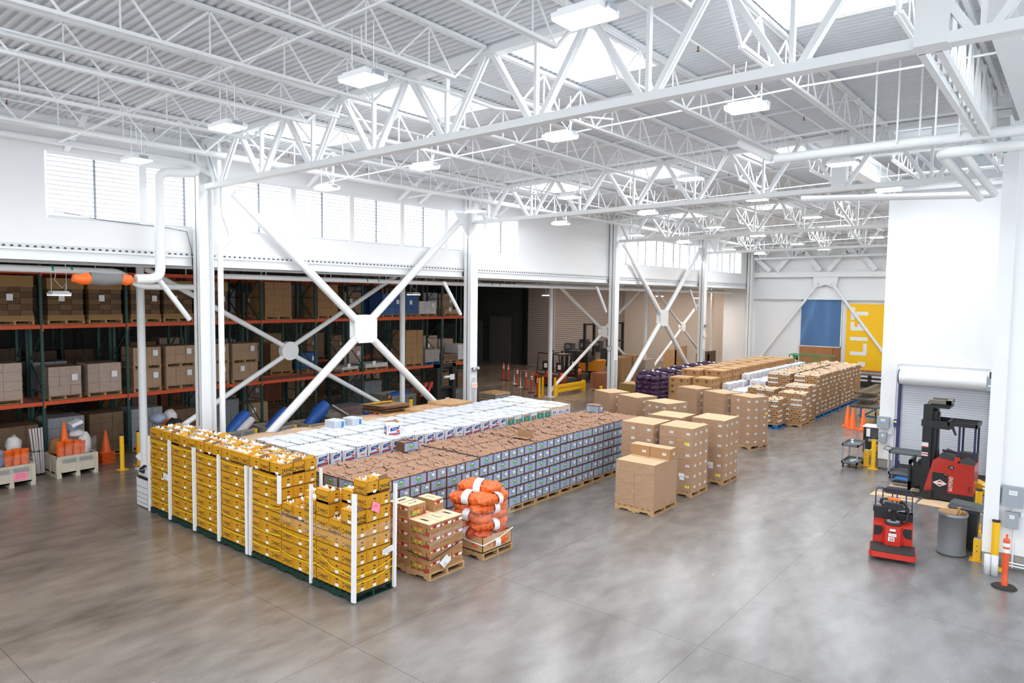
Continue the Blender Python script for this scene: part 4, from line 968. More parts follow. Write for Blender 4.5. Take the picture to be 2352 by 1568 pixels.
for x, y, z, lab in ((-8.3,17.833,.26,'second carton pallet, low'),(-8.35,17.833,1.45,'second carton pallet, high'),(-8.2,19.66,.25,'third carton pallet, low'),(-8.785,25.42,1.30,'fourth tall carton pallet')):
    m = MB(); rect(m, (Vector((0,0,0)),Vector((1,0,0)),Vector((0,0,1)),1), 0,0,.13,.07, labely); strokes(m, (Vector((0,-.002,0)),Vector((1,0,0)),Vector((0,0,1)),1), .03,.01,.1,.06,2, darkgrey)
    tag(m.build('sticker', loc=(x,y,z), rz=0 if 'fourth' not in lab else 1.19), 'yellow sticker on the %s' % lab, 'sticker')
m = MB(); m.add([(0,0,0),(0,.2,.2),(0,.38,.05),(0,.18,-.16)], [(0,1,2,3)], paper); tag(m.build('shipping_label', loc=(-9.08,25.3,.55), rz=-.38), 'tilted white sheet on the tall pallet before the perforated boxes', 'label')
# ------------------------------------------------------------------ right rear rows
wax = mat('waxed brown carton', (.45,.25,.11), .65, var=.08); waxt = mat('waxed carton top', (.72,.52,.34), .7, var=.1, vscale=9)
def perf_box(dx, dy, bz, seed, top):
    r = random.Random(seed); mb = MB(); dx -= .01; dy -= .01; hx, hy = dx/2, dy/2; mb.box(-hx,-hy,0,hx,hy,bz-.006, wax)
    for q, F in enumerate((facef(dx,dy), facer(dx,dy))):
        w = F[3]
        for u in (.18,.82): disc(mb, F, w*u, bz*.45, .03,.028, ink, .001, 8)
        disc(mb, F, w*.5, bz*.45, .014,.022, ink, .001, 8)
        if (seed+q) % 2: rect(mb, F, w*.04, bz*.58, w*.96, bz*.9, paper, .002)
        else: rect(mb, F, w*.25, bz*.86, w*.75, bz*.95, ink, .001)
    if top:
        mb.quad((-hx,-hy,bz-.004),(hx,-hy,bz-.004),(hx,hy,bz-.004),(-hx,hy,bz-.004), waxt)
        for k in range(2):
            cx = r.uniform(-.4,.4)*hx; cy = r.uniform(-.4,.4)*hy; T = TR(cx,cy,bz,r.uniform(-.4,.4)+1.57*(k)); l = .10; h = r.uniform(.02,.06)
            mb.add([(-l,-.05,0),(l,-.05,0),(l*.9,.05,h),(-l*.9,.05,h)], [(0,1,2,3)], waxt, T); mb.add([(-l*.9,.05,h),(l*.9,.05,h),(l,.07,0),(-l,.07,0)], [(0,1,2,3)], ink, T)  # dark quad below each lifted flap stands in for its shade
    return mb.build('perforated_box', link=False)
QB = {}
def perf_stack(x1, y0, nx, ny, nz, bz, dx, dy, name, pm=bluep, vis_l=0, side=0):
    k = (bz,dx,dy)
    if k not in QB: QB[k] = ([perf_box(dx,dy,bz,s,False) for s in (1,2)], [perf_box(dx,dy,bz,s,True) for s in (3,4,5)])
    W_, D_ = nx*dx, ny*dy
    pallet(x1-W_-.01, y0-.01, W_+.02, D_+.02, '%s pallet under the %s' % ('blue' if pm is bluep else 'wooden', name), pm, group='pallets under the perforated boxes')
    for l in range(nz):
        for j in range(ny):
            for i in range(nx):
                if l < nz-1:
                    if not ((i == nx-1 and l >= side) or (j == 0 and vis_l <= l)): 
                        pcore.cbox((x1-W_+dx*(i+.5), y0+dy*(j+.5), .145+bz*(l+.5)), (dx-.012, dy-.012, bz-.01), wax); continue
                    s = QB[k][0][(l*2+j+i*3+l//3) % 2]
                else: s = random.choice(QB[k][1])
                dup(s, (x1-W_+dx*(i+.5)+random.uniform(-.006,.006), y0+dy*(j+.5), .145+bz*l), random.uniform(-.01,.01), 'perforated brown box, %s layer, %s column, %s deep, %s' % (ORD[l], ORD[i], ORD[j], name), 'perforated brown boxes', 'box')
pcore = MB()
perf_stack(-9.15, 31.0, 2, 2, 6, .215, .52, .55, 'wrapped pallet at the aisle front', wood)
perf_stack(-9.82, 29.95, 2, 2, 5, .215, .30, .58, 'small near stack by the tall cartons')
perf_stack(-9.25, 32.2, 2, 2, 7, .215, .52, .55, 'second aisle pallet', wood)
perf_stack(-9.3, 33.6, 2, 3, 9, .205, .52, .40, 'first tall aisle pallet', bluep, 3)
perf_stack(-9.3, 34.95, 2, 3, 9, .205, .52, .40, 'second tall aisle pallet', bluep, 8)
perf_stack(-9.3, 36.35, 2, 3, 9, .205, .52, .40, 'third tall aisle pallet', bluep, 8)
perf_stack(-9.3, 37.9, 2, 3, 9, .205, .52, .40, 'fourth tall aisle pallet', bluep, 8)
perf_stack(-9.3, 39.25, 2, 3, 9, .205, .52, .40, 'fifth tall aisle pallet', bluep, 8)
perf_stack(-9.3, 40.6, 2, 3, 9, .205, .52, .40, 'sixth tall aisle pallet', bluep, 8, 6)
perf_stack(-10.55, 33.7, 2, 3, 9, .205, .52, .40, 'first tall inner pallet', bluep, 4, 7)
for k in range(4): perf_stack(-10.55, 35.1+1.38*k, 2, 3, 9, .205, .52, .40, '%s tall inner pallet' % ORD[k+1], bluep, 9, 9)
perf_stack(-10.6, 31.7, 3, 2, 6, .215, .40, .50, 'low pallet before the tall inner ones', bluep, 3, 3)
perf_stack(-10.4, 41.0, 2, 3, 9, .205, .52, .40, 'last tall inner pallet', bluep, 9, 9)
tag(pcore.build('inner_perforated_boxes'), 'inner perforated brown boxes packed behind the visible ones', 'box', None, 'stuff')
m = MB(); m.add([(-10.22,30.98,1.3),(-9.12,30.98,1.2),(-9.12,32.1,1.35),(-9.12,32.1,.75),(-9.12,30.98,.65),(-10.22,30.98,.9)], [(0,5,4,1),(1,4,3,2)], wrapm); tag(m.build('stretch_wrap'), 'clear stretch wrap round the perforated boxes at the aisle front', 'stretch wrap')

# white melon boxes
melon = mat('melon print', (.75,.28,.16), .6); melb = mat('grey blue print', (.35,.40,.5), .6)
def melon_box(dx, dy, seed):
    bz = .27; r = random.Random(seed); mb = MB(); hx, hy = dx/2-.005, dy/2-.005; mb.box(-hx,-hy,0,hx,hy,bz-.02, whitec)
    mb.add([(-hx,-hy,bz-.02),(hx,-hy,bz-.02),(hx,hy,bz-.02),(-hx,hy,bz-.02),(-hx*.4,.0,bz+.02),(hx*.4,0,bz+.015)], [(0,1,5,4),(1,2,5),(2,3,4,5),(3,0,4)], whitec)
    for F in (facef(2*hx,2*hy), facer(2*hx,2*hy)):
        w = F[3]; disc(mb, F, w*.5, bz*.42, .12 if w > .36 else .09,.085, melb, .001, 16); disc(mb, F, w*.5, bz*.42, .105 if w > .36 else .078,.07, whitec, .0015, 16); disc(mb, F, w*.5, bz*.36, .085 if w > .36 else .06,.045, melon, .002, 14); rect(mb, F, w*.3, bz*.42, w*.7, bz*.5, whitec, .0025)
        disc(mb, F, w*.5, bz*.88, .02,.01, ink, .001, 8)
    mb.disc((0,.05,bz+.021), (1,0,0),(0,1,0), .035,.012, ink, 8)
    return mb.build('melon_box', link=False)
MBX = [melon_box(.40,.38,s) for s in (1,2)]
mcore = MB()
for k in range(11):
    y0 = 30.6+1.15*k; x1 = -11.85; H = 3 if k == 0 else (5 if k > 2 else 4)
    pallet(x1-1.22, y0, 1.22, 1.12, 'wooden pallet under the %s white melon box stack' % ORD[k], group='pallets under the melon boxes')
    for i in range(3):
        for j in range(3):
            h = H+(1 if (i == 0 and k > 0) or (i == 0 and j == 2) else 0)
            for l in range(h):
                if l < h-1 and not (j == 0 and k < 3) and not (i == 2 and l > 1) and not (l == h-2 and i == 0):
                    mcore.cbox((x1-1.2+.40*(i+.5), y0+.375*(j+.5), .14+.27*(l+.5)), (.39,.365,.26), whitec); continue
                if l < 2 and k > 0: mcore.cbox((x1-1.2+.40*(i+.5), y0+.375*(j+.5), .14+.27*(l+.5)), (.39,.365,.26), whitec); continue
                dup(MBX[(i+j+l) % 2], (x1-1.2+.40*(i+.5)+random.uniform(-.05,.05), y0+.375*(j+.5), .14+.27*l+random.uniform(0,.03 if l > 2 else 0)), random.uniform(-.16,.16), 'white melon box, %s layer, %s column, %s deep, %s melon stack from the front' % (ORD[l], ORD[i], ORD[j], ORD[k]), 'white melon boxes', 'box')
tag(mcore.build('inner_melon_boxes'), 'inner white melon boxes packed behind the visible ones', 'box', None, 'stuff')

# brown cartons with dark emblem
wc = mat('emblem carton', (.50,.27,.11), .75, var=.08)
def emblem_box(dx, dy, seed):
    bz = .275; mb = MB(); hx, hy = dx/2-.004, dy/2-.004; mb.box(-hx,-hy,0,hx,hy,bz-.004, wc); mb.quad((-hx,-hy,bz-.003),(hx,-hy,bz-.003),(hx,hy,bz-.003),(-hx,hy,bz-.003), mat('emblem carton top', (.62,.38,.19), .75))
    for F in (facef(2*hx,2*hy), facer(2*hx,2*hy)):
        w = F[3]; a = w*.3; poly(mb, F, [(w*.5-a,bz*.55),(w*.5,bz*.72),(w*.5+a,bz*.55),(w*.5,bz*.38)], ink, .001); rect(mb, F, w*.5-a*.8,bz*.53,w*.5+a*.8,bz*.57, wc,.002)
        rect(mb, F, w*.32, bz*.22, w*.68, bz*.29, ink, .001)
        for u in (.1,.9): rect(mb, F, w*u-.004, bz*.35, w*u+.004, bz*.75, ink, .001)
    return mb.build('emblem_carton', link=False)
EB = [emblem_box(.45,.36,1)]
ecore = MB()
for k in range(9):
    for row in range(2):
        y0 = 30.6+1.35*k+(0 if row == 0 else -.5); x1 = -13.1-1.0*row; H = [6,7,7,7,7,7,7,7,7][k] if row == 0 else 6+(k > 0)
        pallet(x1-.92, y0, .92, 1.1, 'wooden pallet under the %s emblem carton stack, %s row' % (ORD[k], ('right','left')[row]), group='pallets under the emblem cartons')
        for i in range(2):
            for j in range(3):
                for l in range(H):
                    if l < H-1 and not (k == 0 and j == 0) and not (row == 0 and i == 1 and l >= H-3): ecore.cbox((x1-.9+.45*(i+.5), y0+.365*(j+.5), .14+.275*(l+.5)), (.44,.355,.268), wc); continue
                    if k == 0 and l < 3: ecore.cbox((x1-.9+.45*(i+.5), y0+.365*(j+.5), .14+.275*(l+.5)), (.44,.355,.268), wc); continue
                    dup(EB[0], (x1-.9+.45*(i+.5), y0+.365*(j+.5), .14+.275*l), random.uniform(-.03,.03), 'brown emblem carton, %s layer, %s column, %s deep, %s stack, %s row' % (ORD[l], ('left','right')[i], ORD[j], ORD[k], ('right','left')[row]), 'brown cartons with dark emblems', 'box')
tag(ecore.build('inner_emblem_cartons'), 'inner brown emblem cartons packed behind the visible ones', 'box', None, 'stuff')

# purple mesh sacks
purp = mat('purple mesh', (.055,.018,.06), .5, var=.6, vscale=30)
PS = [sack(.62,.36,.24,purp,paper,14,s,'mesh_sack',True) for s in (5,6)]
n = 0
for k in range(5):
    for row in range(1):
        y0 = 29.0+1.6*k; x0 = -16.2
        pallet(x0-.05, y0, 1.15, 1.1, 'wooden pallet under the %s purple sack stack' % ORD[k], group='pallets under the purple sacks')
        H = 8
        for l in range(H):
            if k > 0 and l < H-3: continue
            for i in range(3):
                if k == 0 or l >= H-3:
                    n += 1; dup(PS[n % 2], (x0+.2+.36*i, y0+.30, .14+.21*l), math.pi/2*1.0 if (l % 2) else 1.2, 'purple mesh sack, %s layer, %s across, front, %s purple stack' % (ORD[l], ORD[i], ORD[k]), 'purple mesh sacks', 'sack')
            if k == 0 or l == H-1:
                for j in range(2): n += 1; dup(PS[n % 2], (x0+.95, y0+.62+.34*j, .14+.21*l), .1, 'purple mesh sack, %s layer, right side, %s back, %s purple stack' % (ORD[l], ORD[j], ORD[k]), 'purple mesh sacks', 'sack')
        m = MB(); m.box(0,.12,0,1.0,1.05,.2*(H-1), purp); tag(m.build('inner_mesh_sacks', loc=(x0+.02,y0,.14)), 'inner purple sacks of the %s purple stack' % ORD[k], 'sack', None, 'stuff')
        for q in range(3): n += 1; dup(PS[n % 2], (x0+.3+.3*q, y0+.5+.2*(q % 2), .14+.21*H), .5*q, 'purple mesh sack tossed on top, %s from the left, %s purple stack' % (ORD[q], ORD[k]), 'purple mesh sacks', 'sack')
# kraft gaylords behind, left of the purple sacks
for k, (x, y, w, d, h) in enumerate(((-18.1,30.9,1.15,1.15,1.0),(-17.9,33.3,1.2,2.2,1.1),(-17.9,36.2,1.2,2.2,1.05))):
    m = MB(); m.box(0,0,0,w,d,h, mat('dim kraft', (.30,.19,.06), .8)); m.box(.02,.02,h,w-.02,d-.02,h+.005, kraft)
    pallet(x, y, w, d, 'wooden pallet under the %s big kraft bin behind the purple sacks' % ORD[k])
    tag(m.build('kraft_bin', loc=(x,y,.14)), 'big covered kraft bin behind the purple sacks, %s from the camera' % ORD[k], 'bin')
# green lift platform rails
g = mat('lift green', (.02,.25,.09), .45)
t = thing('scissor_lift', 'green scissor lift with guard rails behind the white melon boxes', 'lift', (-12.6, 44.6, 0))
m = MB(); m.box(-1.3,-.5,.25,1.1,.5,.95, darkgrey); m.box(-1.35,-.55,1.0,1.15,.55,1.12, g); m.build('platform', t)
for sx in (-1.1,.9):
    for sy in (-.42,.42): m = MB(); m.tube([(sx,sy-.08,.2),(sx,sy+.08,.2)], .2, rubber, 14); m.build('wheel', t)
for sy in (-.5,.5):
    m = MB()
    for z in (1.6,2.1): m.tube([(-1.3,sy,z),(1.1,sy,z)], .028, g, 6)
    m.tube([(-1.3,sy,1.1),(-1.3,sy,2.08)], .03, g, 6); m.tube([(1.1,sy,1.1),(1.1,sy,2.08)], .03, g, 6); m.tube([(-.8,sy,1.1),(-.8,sy,2.1)], .022, g, 6)
    m.tube([(-.1,sy,2.1),(.12,sy,1.75),(.05,sy,1.1)], .022, g, 6); m.tube([(.1,sy,2.1),(.3,sy,1.75),(.22,sy,1.1)], .022, g, 6); m.build('guard_rail', t)
m = MB(); m.tube([(-1.3,-.5,2.1),(-1.3,.5,2.1)], .03, g, 6); m.tube([(1.1,-.5,2.1),(1.1,.5,2.1)], .03, g, 6); m.build('end_rail', t)
m = MB(); m.box(-1.05,-.62,1.85,-.75,-.52,2.1, g); m.box(-.85,-.64,1.8,-.75,-.55,1.95, dark); m.build('control_box', t)

# orange/black rack trolley under the banner
t = thing('equipment_rack', 'dark equipment rack below the yellow banner', 'rack', (-10.3, 48.6, 0))
m = MB(); m.box(-.9,-.4,.02,.9,.4,.3, dark); m.box(-.9,-.4,.5,.9,.4,.55, dark); m.box(-.9,-.4,.75,.9,.4,.78, darkgrey)
for x in (-.85,0,.85): m.box(x-.03,-.38,.0,x+.03,.38,.78, dark)
m.build('frame', t)

# grey tubes on a blue cart
tubem = mat('bronze tube', (.18,.16,.14), .35, .6)
t = thing('pipe_cart', 'blue wheeled cart behind the cones carrying steel tubes', 'cart', (-6.95, 35.2, 0))
m = MB(); 
for y in (-1.6, 1.4): m.box(-.55,y,.35,.55,y+.06,.42, bluep); m.box(-.5,y,.42,-.44,y+.06,.86, bluep); m.box(.44,y,.42,.5,y+.06,.86, bluep); m.box(-.55,y,.80,.55,y+.06,.86, bluep)
m.box(-.5,-1.6,.3,-.44,1.46,.36, bluep); m.box(.44,-1.6,.3,.5,1.46,.36, bluep); m.build('frame', t)
for x in (-.47,.47):
    for y in (-1.5,1.4): m = MB(); m.tube([(x-.02,y,.1),(x+.02,y,.1)], .1, rubber, 12); m.box(x-.03,y-.02,.1,x+.03,y+.02,.3, grey); m.build('wheel', t)
q = 0
for lay, (z, n_, x0, y0, y1) in enumerate(((.86,9,-.62,-2.6,1.6),(1.06,8,-.78,-1.8,2.4),(1.26,7,-.85,-1.0,3.2))):
    for i in range(n_):
        m = MB(); m.tube([(0,0,0),(0,y1-y0,.0)], .045, tubem, 8); m.tube([(0,-.006,0),(0,.0,0)], .032, dark, 8)
        tag(m.build('steel_tube', loc=(-6.95+x0+.115*i, 35.2+y0, z+.045), rz=.03*math.sin(i)), 'dark steel tube on the blue cart, %s bundle up, %s from the left' % (ORD[lay], ORD[i]), 'tube', 'steel tubes on the blue cart')
    if lay: m = MB(); m.box(-.7,0,0,.3,.06,.11, wood); m.box(-.6,1.2,0,.3,1.26,.05, wood) if 0 else None; tag(m.build('wood_spacer', loc=(-7.0,35.2+y0+.8,z-.11)), 'wooden spacer between tube bundles, %s up' % ORD[lay-1], 'spacer')

def cone(h=.9, b=.42, name='traffic_cone'):
    mb = MB(); mb.lathe([(b*.36,.035),(b*.33,.05),(.035,h),(.028,h+.005)], orangep, 20); mb.box(-b/2,-b/2,0,b/2,b/2,.035, orangep); return mb
CN1 = cone().build('traffic_cone', link=False)
for (x, y, lab) in ((-7.72,32.65,'left of the three orange cones by the tube cart'),(-7.42,32.25,'middle of the three orange cones by the tube cart'),(-7.0,32.2,'right of the three orange cones by the tube cart')):
    dup(CN1, (x,y,0), .1, lab, 'orange cones by the tube cart', 'cone')

# carts
def shelf_cart(name, label, x, y, lx, ly, h, rz=0, handle=False):
    t = thing(name, label, 'cart', (x, y, 0), rz); gm = mat('cart grey', (.16,.18,.19), .5)
    for z, nm in ((h,'top_tray'),(.22,'bottom_tray')):
        m = MB(); m.box(-lx/2,-ly/2,z-.09,lx/2,ly/2,z-.075, gm)
        for a in ((-lx/2,-ly/2,lx/2,-ly/2+.012),(-lx/2,ly/2-.012,lx/2,ly/2),(-lx/2,-ly/2,-lx/2+.012,ly/2),(lx/2-.012,-ly/2,lx/2,ly/2)): m.box(a[0],a[1],z-.09,a[2],a[3],z, gm)
        m.build(nm, t)
    for sx in (-1,1):
        for sy in (-1,1):
            m = MB(); m.box(sx*(lx/2-.02)-.02,sy*(ly/2-.02)-.02,.14,sx*(lx/2-.02)+.02,sy*(ly/2-.02)+.02,h-.01, mat('cart post', (.30,.31,.36), .4)); m.build('leg', t)
            m = MB(); m.tube([(sx*(lx/2-.05)-.018,sy*(ly/2-.05),.06),(sx*(lx/2-.05)+.018,sy*(ly/2-.05),.06)], .06, rubber, 14); m.build('wheel', t)
    if handle: m = MB(); m.tube([(-lx/2,-ly/2+.03,h-.02),(-lx/2-.16,-ly/2+.05,h+.02),(-lx/2-.16,ly/2-.05,h+.02),(-lx/2,ly/2-.03,h-.02)], .016, gm, 8); m.build('handle', t)
    return t
shelf_cart('utility_cart', 'small grey two-shelf cart standing in the aisle near the cones', -5.70, 25.05, .50, .95, .80)
shelf_cart('utility_cart', 'long grey two-shelf cart before the roller door', -3.95, 24.3, 1.0, .6, .88, 0, True)
m = MB(); m.tube([(-.12,0,.06),(.12,.05,.06)], .055, paper, 14); tag(m.build('paper_roll', loc=(-5.6,24.85,.15), rz=.9), 'white roll lying on the lower shelf of the small cart', 'roll')
m = MB(); m.lathe([(.05,0),(.05,.06),(.03,.09),(.045,.1),(.045,.13)], paper, 12); m.box(-.06,-.04,0,-.0,.04,.05,dark); tag(m.build('tape_dispenser', loc=(-5.78,25.2,.715)), 'small white and black dispenser on the top shelf of the small cart', 'dispenser')

# bollards and guard rails
def bollard(x, y, h, label, r=.07, m_=yellowp, base=True):
    t = thing('bollard', label, 'bollard', (x,y,0)); m = MB(); m.lathe([(r,.01),(r,h-.04)], m_, 18); m.build('post', t)
    m = MB(); m.lathe([(r*1.06,h-.04),(r*1.06,h-.01),(r*.9,h)], rubber, 18); m.build('cap', t)
    if base: m = MB(); m.box(-.14,-.14,0,.14,.14,.012, yellowp); m.build('base_plate', t)
bollard(-5.08,25.0,1.03,'yellow bollard at the corner of the white block')
bollard(-1.17,17.3,1.02,'yellow bollard before the near white wall, beside the grey drum')
bollard(-1.72,19.9,1.02,'yellow bollard behind the black wheeled bin')
def guard(x, y, L, h, label):
    t = thing('guard_rail', label, 'guard rail', (x,y,0))
    for yy in (0, L):
        m = MB(); m.box(-.07,yy-.07,.01,.07,yy+.07,h, yellowp)
        for z in (h*.45,h*.7): m.tube([(0,yy-.0715,z),(0,yy-.07,z)], .012, dark, 8)
        m.box(-.05,yy-.05,h,.05,yy+.05,h+.02, chrome); m.build('post', t); m = MB(); m.box(-.13,yy-.13,0,.13,yy+.13,.012, yellowp); m.build('base_plate', t)
    m = MB(); m.box(.02,.05,h*.5,.07,L-.05,h*.92, yellowp); m.box(.07,.05,h*.66,.085,L-.05,h*.76, yellowp); m.build('rail', t)
guard(-5.36,25.35,1.9,.52,'low yellow guard rail along the left side of the white block')
guard(-1.50,17.62,2.0,.46,'low yellow guard rail beside the black wheeled bin')

# roller door, its hood and motor
d = thing('door_1', None, None, (-3.25,25.42,0)); d['kind'] = 'structure'
slat = mat('door slat', (.62,.64,.70), .5)
m = MB(); z = .22
while z < 2.85: m.box(-1.13,-.03,z,1.23,-.012,z+.068, slat); m.box(-1.13,-.012,z+.06,1.23,0,z+.08, mat('slat shade gap', (.3,.31,.35), .6)); z += .075
m.build('slats', d)
m = MB(); m.tube([(-1.2,-.25,3.07),(1.12,-.25,3.07)], .23, white, 28); m.build('hood', d)
for x in (-1.2,1.27): m = MB(); m.box(x-.06,-.1,.02,x+.02,0,2.9, mat('navy track', (.03,.04,.14), .5)); m.build('track', d)
m = MB(); m.tube([(-1.23,-.25,3.07),(-1.2,-.25,3.07)], .235, MATS['navy track'], 28); m.build('hood_end', d)
m = MB(); m.box(1.12,-.45,2.85,1.38,-.1,3.22, grey); m.box(1.18,-.4,3.22,1.3,-.2,3.4, darkgrey); m.box(1.16,-.455,2.98,1.3,-.45,3.02, paper); m.build('motor_box', d)
m = MB(); m.box(-1.13,-.02,.1,1.23,0,.22, darkgrey); m.build('bottom_bar', d)
# wall boxes and conduit
def wall_box(x, y, z, w, h, dpt, label, m_=None, marks=True, cat='electrical box'):
    t = thing('electrical_box', label, cat, (x,y,z)); gm = m_ or mat('box grey', (.34,.38,.42), .45)
    m = MB(); m.box(-w/2,-dpt,-h/2,w/2,0,h/2, gm); m.build('housing', t); m = MB(); m.box(-w/2-.008,-dpt-.015,-h/2-.005,w/2+.008,-dpt,h/2+.01, gm); m.build('door', t)
    if marks: m = MB(); F = (Vector((-w/2,-dpt-.017,-h/2)),Vector((1,0,0)),Vector((0,0,1)),w); rect(m, F, w*.3,h*.62,w*.7,h*.85,paper); strokes(m, F, w*.35,h*.65,w*.66,h*.8,2,darkgrey,.006,.002); m.build('label', t)
wall_box(-4.90,25.44,1.51,.34,.36,.16,'larger grey electrical box high on the white block left of the door')
wall_box(-4.90,25.44,1.01,.20,.32,.12,'smaller grey electrical box under the larger one, left of the door')
wall_box(-.92,17.49,1.53,.35,.40,.16,'larger grey electrical box on the near wall at the right edge')
wall_box(-.92,17.49,1.04,.21,.33,.12,'smaller grey electrical box below, on the near wall at the right edge')
wall_box(-4.70,25.44,1.19,.10,.09,.05,'tiny light grey push-button box left of the roller door', white, False)
wall_box(-.71,17.49,1.18,.12,.09,.05,'light grey push-button box with black and red buttons at the right edge', white, False)
t = thing('control_panel', 'blue control panel with lit orange and blue lamps left of the roller door', 'panel', (-4.52,25.44,1.52))
m = MB(); m.box(-.09,-.08,-.12,.09,0,.12, mat('panel blue', (.03,.06,.2), .4)); m.build('housing', t)
m = MB(); m.disc((-.04,-.082,.05),(1,0,0),(0,0,1),.04,.02, emission('orange lamp', (1,.25,.02), 6), 10); m.build('orange_lamp', t)
m = MB(); m.disc((.05,-.082,.09),(1,0,0),(0,0,1),.025,.015, emission('blue lamp', (.05,.3,1), 5), 10); m.build('blue_lamp', t)
for k, (x, y, z0, z1, lab) in enumerate(((-4.72,25.42,.02,.85,'white conduit down to the floor left of the roller door'),(-4.60,25.42,.1,1.4,'first of three thin white conduits below the control panel'),(-4.54,25.42,.1,1.4,'second of three thin white conduits below the control panel'),(-4.48,25.42,.1,1.4,'third of three thin white conduits below the control panel'),(-4.60,25.42,1.64,3.4,'white conduit above the control panel'),(-.88,17.47,.03,.87,'white conduit under the smaller box on the near wall'),(-.92,17.47,1.2,1.33,'short conduit between the two grey boxes on the near wall'))):
    m = MB(); m.tube([(0,0,0),(0,0,z1-z0)], .016, white, 8); tag(m.build('conduit', loc=(x,y,z0)), lab, 'conduit')
m = MB(); m.tube([(0,0,0),(.1,0,.05),(2.5,0,.05)], .014, white, 8); tag(m.build('conduit', loc=(-4.6,25.42,3.42)), 'white conduit running over the roller door hood', 'conduit')
for k, z in enumerate((.06,.12)): m = MB(); m.tube([(0,0,0),(1.2,0,0)], .018, white, 8); tag(m.build('pipe', loc=(-1.05,17.44,z+.02)), '%s white pipe along the foot of the near wall' % ('lower','upper')[k], 'pipe')
m = MB(); m.box(-.35,-.02,0,.02,.02,.02, white); m.box(-.35,-.02,.08,.0,.02,.1, white); tag(m.build('conduit', loc=(-1.1,17.47,1.58)), 'pair of short white conduits left of the larger box on the near wall', 'conduit')
m = MB(); m.box(-.06,-.05,.55,.08,.05,.75, white); m.tube([(0,0,0),(0,0,.55)], .025, white, 8); tag(m.build('floor_post', loc=(-1.50,18.6,0)), 'thin white post with a small box behind the near wall edge', 'post')
m = MB(); m.tube([(0,0,0),(.12,0,.02),(.3,0,0)], .02, dark, 6); tag(m.build('floor_hose', loc=(-5.0,25.1,.02)), 'short black hose on the floor by the corner of the white block', 'hose')

# drum, bin, film rolls, delineator
t = thing('fibre_drum', 'tall grey fibre drum with wood scraps beside the yellow guard rail', 'drum', (-1.98,17.72,0))
m = MB(); dg = mat('drum grey', (.16,.17,.175), .5)
m.lathe([(.0,.01),(.27,.01),(.285,.02),(.285,.05),(.27,.06),(.27,.86),(.285,.87),(.285,.92),(.262,.92)], dg, 32, cap=False); m.build('shell', t)
m = MB(); m.lathe([(.264,.926),(.258,.926),(.258,.12),(.0,.12)], kraft, 32, cap=False); m.build('liner', t)
m = MB(); m.lathe([(.29,.87),(.29,.885)], chrome, 32, cap=False); m.lathe([(.29,.895),(.29,.91)], chrome, 32, cap=False); m.build('rim_band', t)
for k, (a, b_) in enumerate((((0,0,.5),(.12,-.05,1.06)),((.05,.08,.5),(.18,.0,.98)),((.1,.1,.5),(.22,.06,.95)))):
    m = MB(); m.bar(a, b_, .09,.02, wood); tag(m.build('wood_scrap', loc=(-1.98,17.72,0)), '%s wood scrap sticking out of the grey drum' % ('longest','middle','shortest')[k], 'wood scrap')
t = thing('wheeled_bin', 'black wheeled bin with domed lid behind the grey drum', 'bin', (-1.82,18.35,0)); bk_ = mat('bin black', (.02,.025,.027), .5)
m = MB(); a, b_ = .27, .22
m.add([(-b_,-b_,.05),(b_,-b_,.05),(b_,b_,.05),(-b_,b_,.05),(-a,-a,.92),(a,-a,.92),(a,a,.92),(-a,a,.92)], [(0,3,2,1),(4,5,6,7),(0,1,5,4),(1,2,6,5),(2,3,7,6),(3,0,4,7)], bk_); m.box(-.29,-.29,.86,.29,.29,.92, bk_); m.build('body', t)
m = MB(); m.add([(-.32,-.31,.93),(.33,-.31,.93),(.33,.31,.93),(-.32,.31,.93),(-.25,-.22,1.02),(.22,-.22,.99),(.22,.22,.99),(-.25,.22,1.02)], [(0,3,2,1),(4,5,6,7),(0,1,5,4),(1,2,6,5),(2,3,7,6),(3,0,4,7)], mat('lid grey', (.06,.07,.075), .45)); m.tube([(.34,-.25,.9),(.40,-.22,.93),(.40,.22,.93),(.34,.25,.9)], .018, bk_, 8); m.build('lid', t)
for s_ in (-.2,.2): m = MB(); m.tube([(.2,s_-.02,.1),(.2,s_+.02,.1)], .1, rubber, 14); m.build('wheel', t)
for k, x in enumerate((-1.25,-1.13)):
    m = MB(); m.lathe([(.03,0),(.062,.002),(.062,.40),(.03,.402)], mat('film roll', (.75,.76,.78), .25), 20); tag(m.build('film_roll', loc=(x,16.85,0)), '%s upright roll of stretch film before the yellow bollard' % ('left','right')[k], 'film roll')
def delineator(x, y, label, h=1.05, s=1.0, dm=mat('delineator orange', (.85,.11,.03), .45)):
    t = thing('delineator_post', label, 'delineator', (x,y,0)); m = MB()
    m.lathe([(.21*s,0),(.21*s,.03),(.18*s,.045),(.06*s,.05)], rubber, 8); m.build('rubber_base', t)
    m = MB(); m.lathe([(.055,.045),(.055,.18),(.042,.22),(.045,.34),(.055,.40),(.055,h*.86),(.058,h*.87),(.058,h*.9),(.02,h*.93),(.016,h*.97),(.024,h*.985),(.012,h)], dm, 16); m.build('post', t)
    for z in (.66,.77): m = MB(); m.lathe([(.057,h*z),(.057,h*z+.075)], paper, 16); m.build('reflective_band', t)
delineator(-.92,16.25,'orange delineator post with white bands at the right edge')

